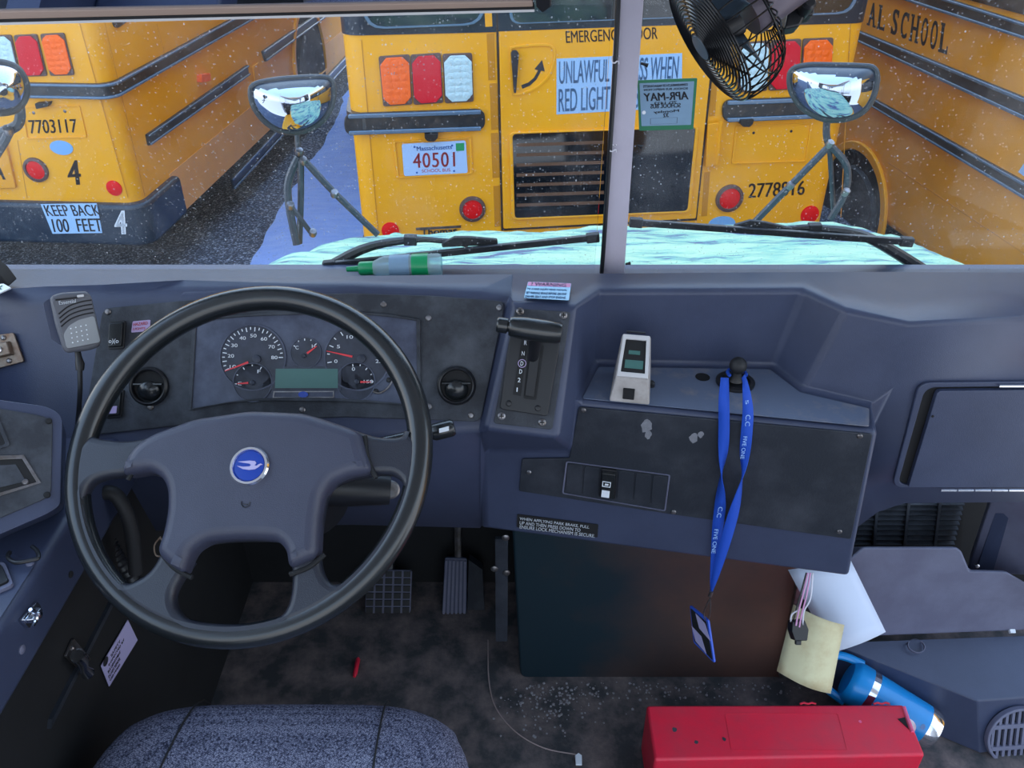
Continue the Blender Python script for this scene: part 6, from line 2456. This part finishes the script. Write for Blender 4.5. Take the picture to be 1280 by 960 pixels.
def srail(top, bot, x0, x1):
    f = lambda L, x: (x, rline(*L, x))
    # heights level along the bus
    return rail(RS, [f(top, x0), f(top, x1), f(bot, x1), f(bot, x0)], rbx)


srail((1194, 0, 1280, 27), (1132, 0, 1280, 48), 1085, 1300)
srail((1081, 40, 1280, 120), (1081, 55, 1280, 148), 1075, 1300)
srail((1093, 122, 1280, 225), (1091, 132, 1280, 246), 1060, 1300)
# slab-serif lettering
tl_, tr_, bl_ = Vector(RS.uv(1087, 2)), Vector(RS.uv(1183, 29.5)), Vector(RS.uv(1083.5, 31))
br_ = Vector(RS.uv(1178.5, 66.5))
cells = (('A', 0.0, 0.13), ('L', 0.145, 0.255), ('S', 0.335, 0.435), ('C', 0.455, 0.565), ('H', 0.585, 0.70), ('O', 0.715, 0.815), ('O', 0.83, 0.93), ('L', 0.945, 1.05))


def qd(s_, r_):
    return tuple((tl_ * (1 - s_) + tr_ * s_) * (1 - r_) + (bl_ * (1 - s_) + br_ * s_) * r_)


for ch, a0, a1 in cells:
    w_ = a1 - a0
    g0, g1 = (a0 + 0.1 * w_, a1 - 0.1 * w_)
    lt_ = text(ch, RS, qd(g0, 0), qd(g1, 0), qd(g0, 1), 0.001, M['inkb'], rbx, px=False, bold=0.045)
    m = MB()
    bars = {'A': ((0, .34, 1), (.66, 1, 1)), 'L': ((0, .45, 0), (0, .3, 1)), 'H': ((0, .36, 0), (.64, 1, 0), (0, .36, 1), (.64, 1, 1)), 'S': (), 'C': (), 'O': ()}[ch]
    for s0, s1, r_ in bars:
        ra, rb = (0.0, 0.09) if r_ == 0 else (0.91, 1.0)
        m.plate(RS, [qd(a0 + w_ * s0, ra), qd(a0 + w_ * s1, ra), qd(a0 + w_ * s1, rb), qd(a0 + w_ * s0, rb)], 0.0008, 0.0015)
    ticks = {'L': ((.86, .98, .72, 1.0),), 'S': ((.78, .92, .02, .3), (.08, .22, .7, .98)), 'C': ((.8, .94, .02, .32),)}.get(ch, ())
    for s0, s1, ra, rb in ticks:
        m.plate(RS, [qd(a0 + w_ * s0, ra), qd(a0 + w_ * s1, ra), qd(a0 + w_ * s1, rb), qd(a0 + w_ * s0, rb)], 0.0008, 0.0015)
    if bars or ticks:
        m.build('serifs', M['inkb'], lt_, smooth=0)
    else:
        m.bm.free()
u1, v1 = RS.uv(1290, 18)
part('window_band', M['glassd'], rbx, lambda m: m.plate(RS, [(-7.5, v1 - 0.01), (4.5, v1 - 0.01), (4.5, v1 + 0.8), (-7.5, v1 + 0.8)], 0.0, 0.008))
for k in range(3):
    uu = u1 - 1.02 * k
    part('side_window', M['glassd'], rbx, lambda m: m.ring(RS, rpoly([(uu - 0.97, v1 + 0.05), (uu, v1 + 0.05), (uu, v1 + 0.7), (uu - 0.97, v1 + 0.7)], 0.05), rpoly([(uu - 0.94, v1 + 0.08), (uu - 0.03, v1 + 0.08), (uu - 0.03, v1 + 0.67), (uu - 0.94, v1 + 0.67)], 0.04), 0.008, 0.02))
strip(RS, (1110, 203), (1300, 330), 0.004, 0.0, 0.0012, 'panel_seam', M['yeldk'], rbx)
ac = RS.uv(1062, 262)
ar_ = abs(RS.uv(1108, 262)[0] - ac[0])
part('wheel_arch', M['yel'], rbx, lambda m: m.ring(RS, circ(ac[0], ac[1], ar_ + 0.06, 40), circ(ac[0], ac[1], ar_, 40), 0.0, 0.03), bevel=0.008)
part('wheel_well', M['blackm'], rbx, lambda m: m.plate(RS, circ(ac[0], ac[1], ar_, 40), 0.001, 0.006))
part('wheel', M['tyre'], rbx, lambda m: m.lathe(RS.w(ac[0], ac[1] - 0.06, -0.03), RS.n, [(0, 0.04), (ar_ * 0.5, 0.04), (ar_ * 0.58, 0.06), (ar_ * 0.84, 0.065), (ar_ * 0.88, 0.03), (ar_ * 0.88, 0.0)], 36))
part('white_mark', M['signw'], rbx, lambda m: m.plate(RS, RS.P([(1273, 215), (1283, 200), (1283, 222)]), 0.0, 0.002))
# =================================================================== REST OF THE CAB
m = MB()
m.bx(-1.08, 1.42, -0.9, 1.20, 1.95, 1.99)
ce_ = tag(m.build('ceiling', M['offw'], None), kind='structure')
m = MB()
m.bx(-1.10, 1.44, -0.9, 1.30, 1.992, 2.25)
m.build('outer_skin', M['yel'], ce_, bevel=0.08, seg=3)
m = MB()
m.bx(-1.08, -1.0, -3.0, 1.15, 0.0, 0.90)
for y_ in (-2.98, -1.6, -0.2):
    m.bx(-1.06, -1.02, y_, y_ + 0.07, 0.90, 1.95)
tag(m.build('wall_driver_side', M['offw'], None), kind='structure')
m = MB()
for y_ in (-2.98, -1.6, -0.2):
    m.bx(1.36, 1.40, y_, y_ + 0.07, 0.90, 1.95)
m.bx(1.36, 1.42, -3.0, 0.0, 0.0, 0.90)
tag(m.build('wall_door_side', M['offw'], None), kind='structure')
m = MB()
m.bx(-1.08, 1.42, -3.0, -0.1, -0.06, 0.0)
tag(m.build('floor_rear', M['mud'], None), kind='structure')

# =================================================================== LIGHT
w = bpy.data.worlds.new('world')
sc.world = w
w.use_nodes = True
nt = w.node_tree
bg = nt.nodes['Background']
tc = nt.nodes.new('ShaderNodeTexCoord')
sx = nt.nodes.new('ShaderNodeSeparateXYZ')
nt.links.new(tc.outputs['Generated'], sx.inputs[0])
r = ramp(nt, sx.outputs[2], [(0.0, (0.66, 0.72, 0.82)), (0.15, (0.95, 0.97, 1.0)), (0.5, (0.58, 0.77, 1.0)), (1.0, (0.42, 0.62, 1.0))])
g = nt.nodes.new('ShaderNodeMapRange')
g.inputs['From Min'].default_value = -1
g.inputs['From Max'].default_value = 1
g.inputs['To Min'].default_value = 2.1
g.inputs['To Max'].default_value = 3.7
nt.links.new(sx.outputs[1], g.inputs['Value'])
nt.links.new(r.outputs[0], bg.inputs[0])
nt.links.new(g.outputs[0], bg.inputs[1])
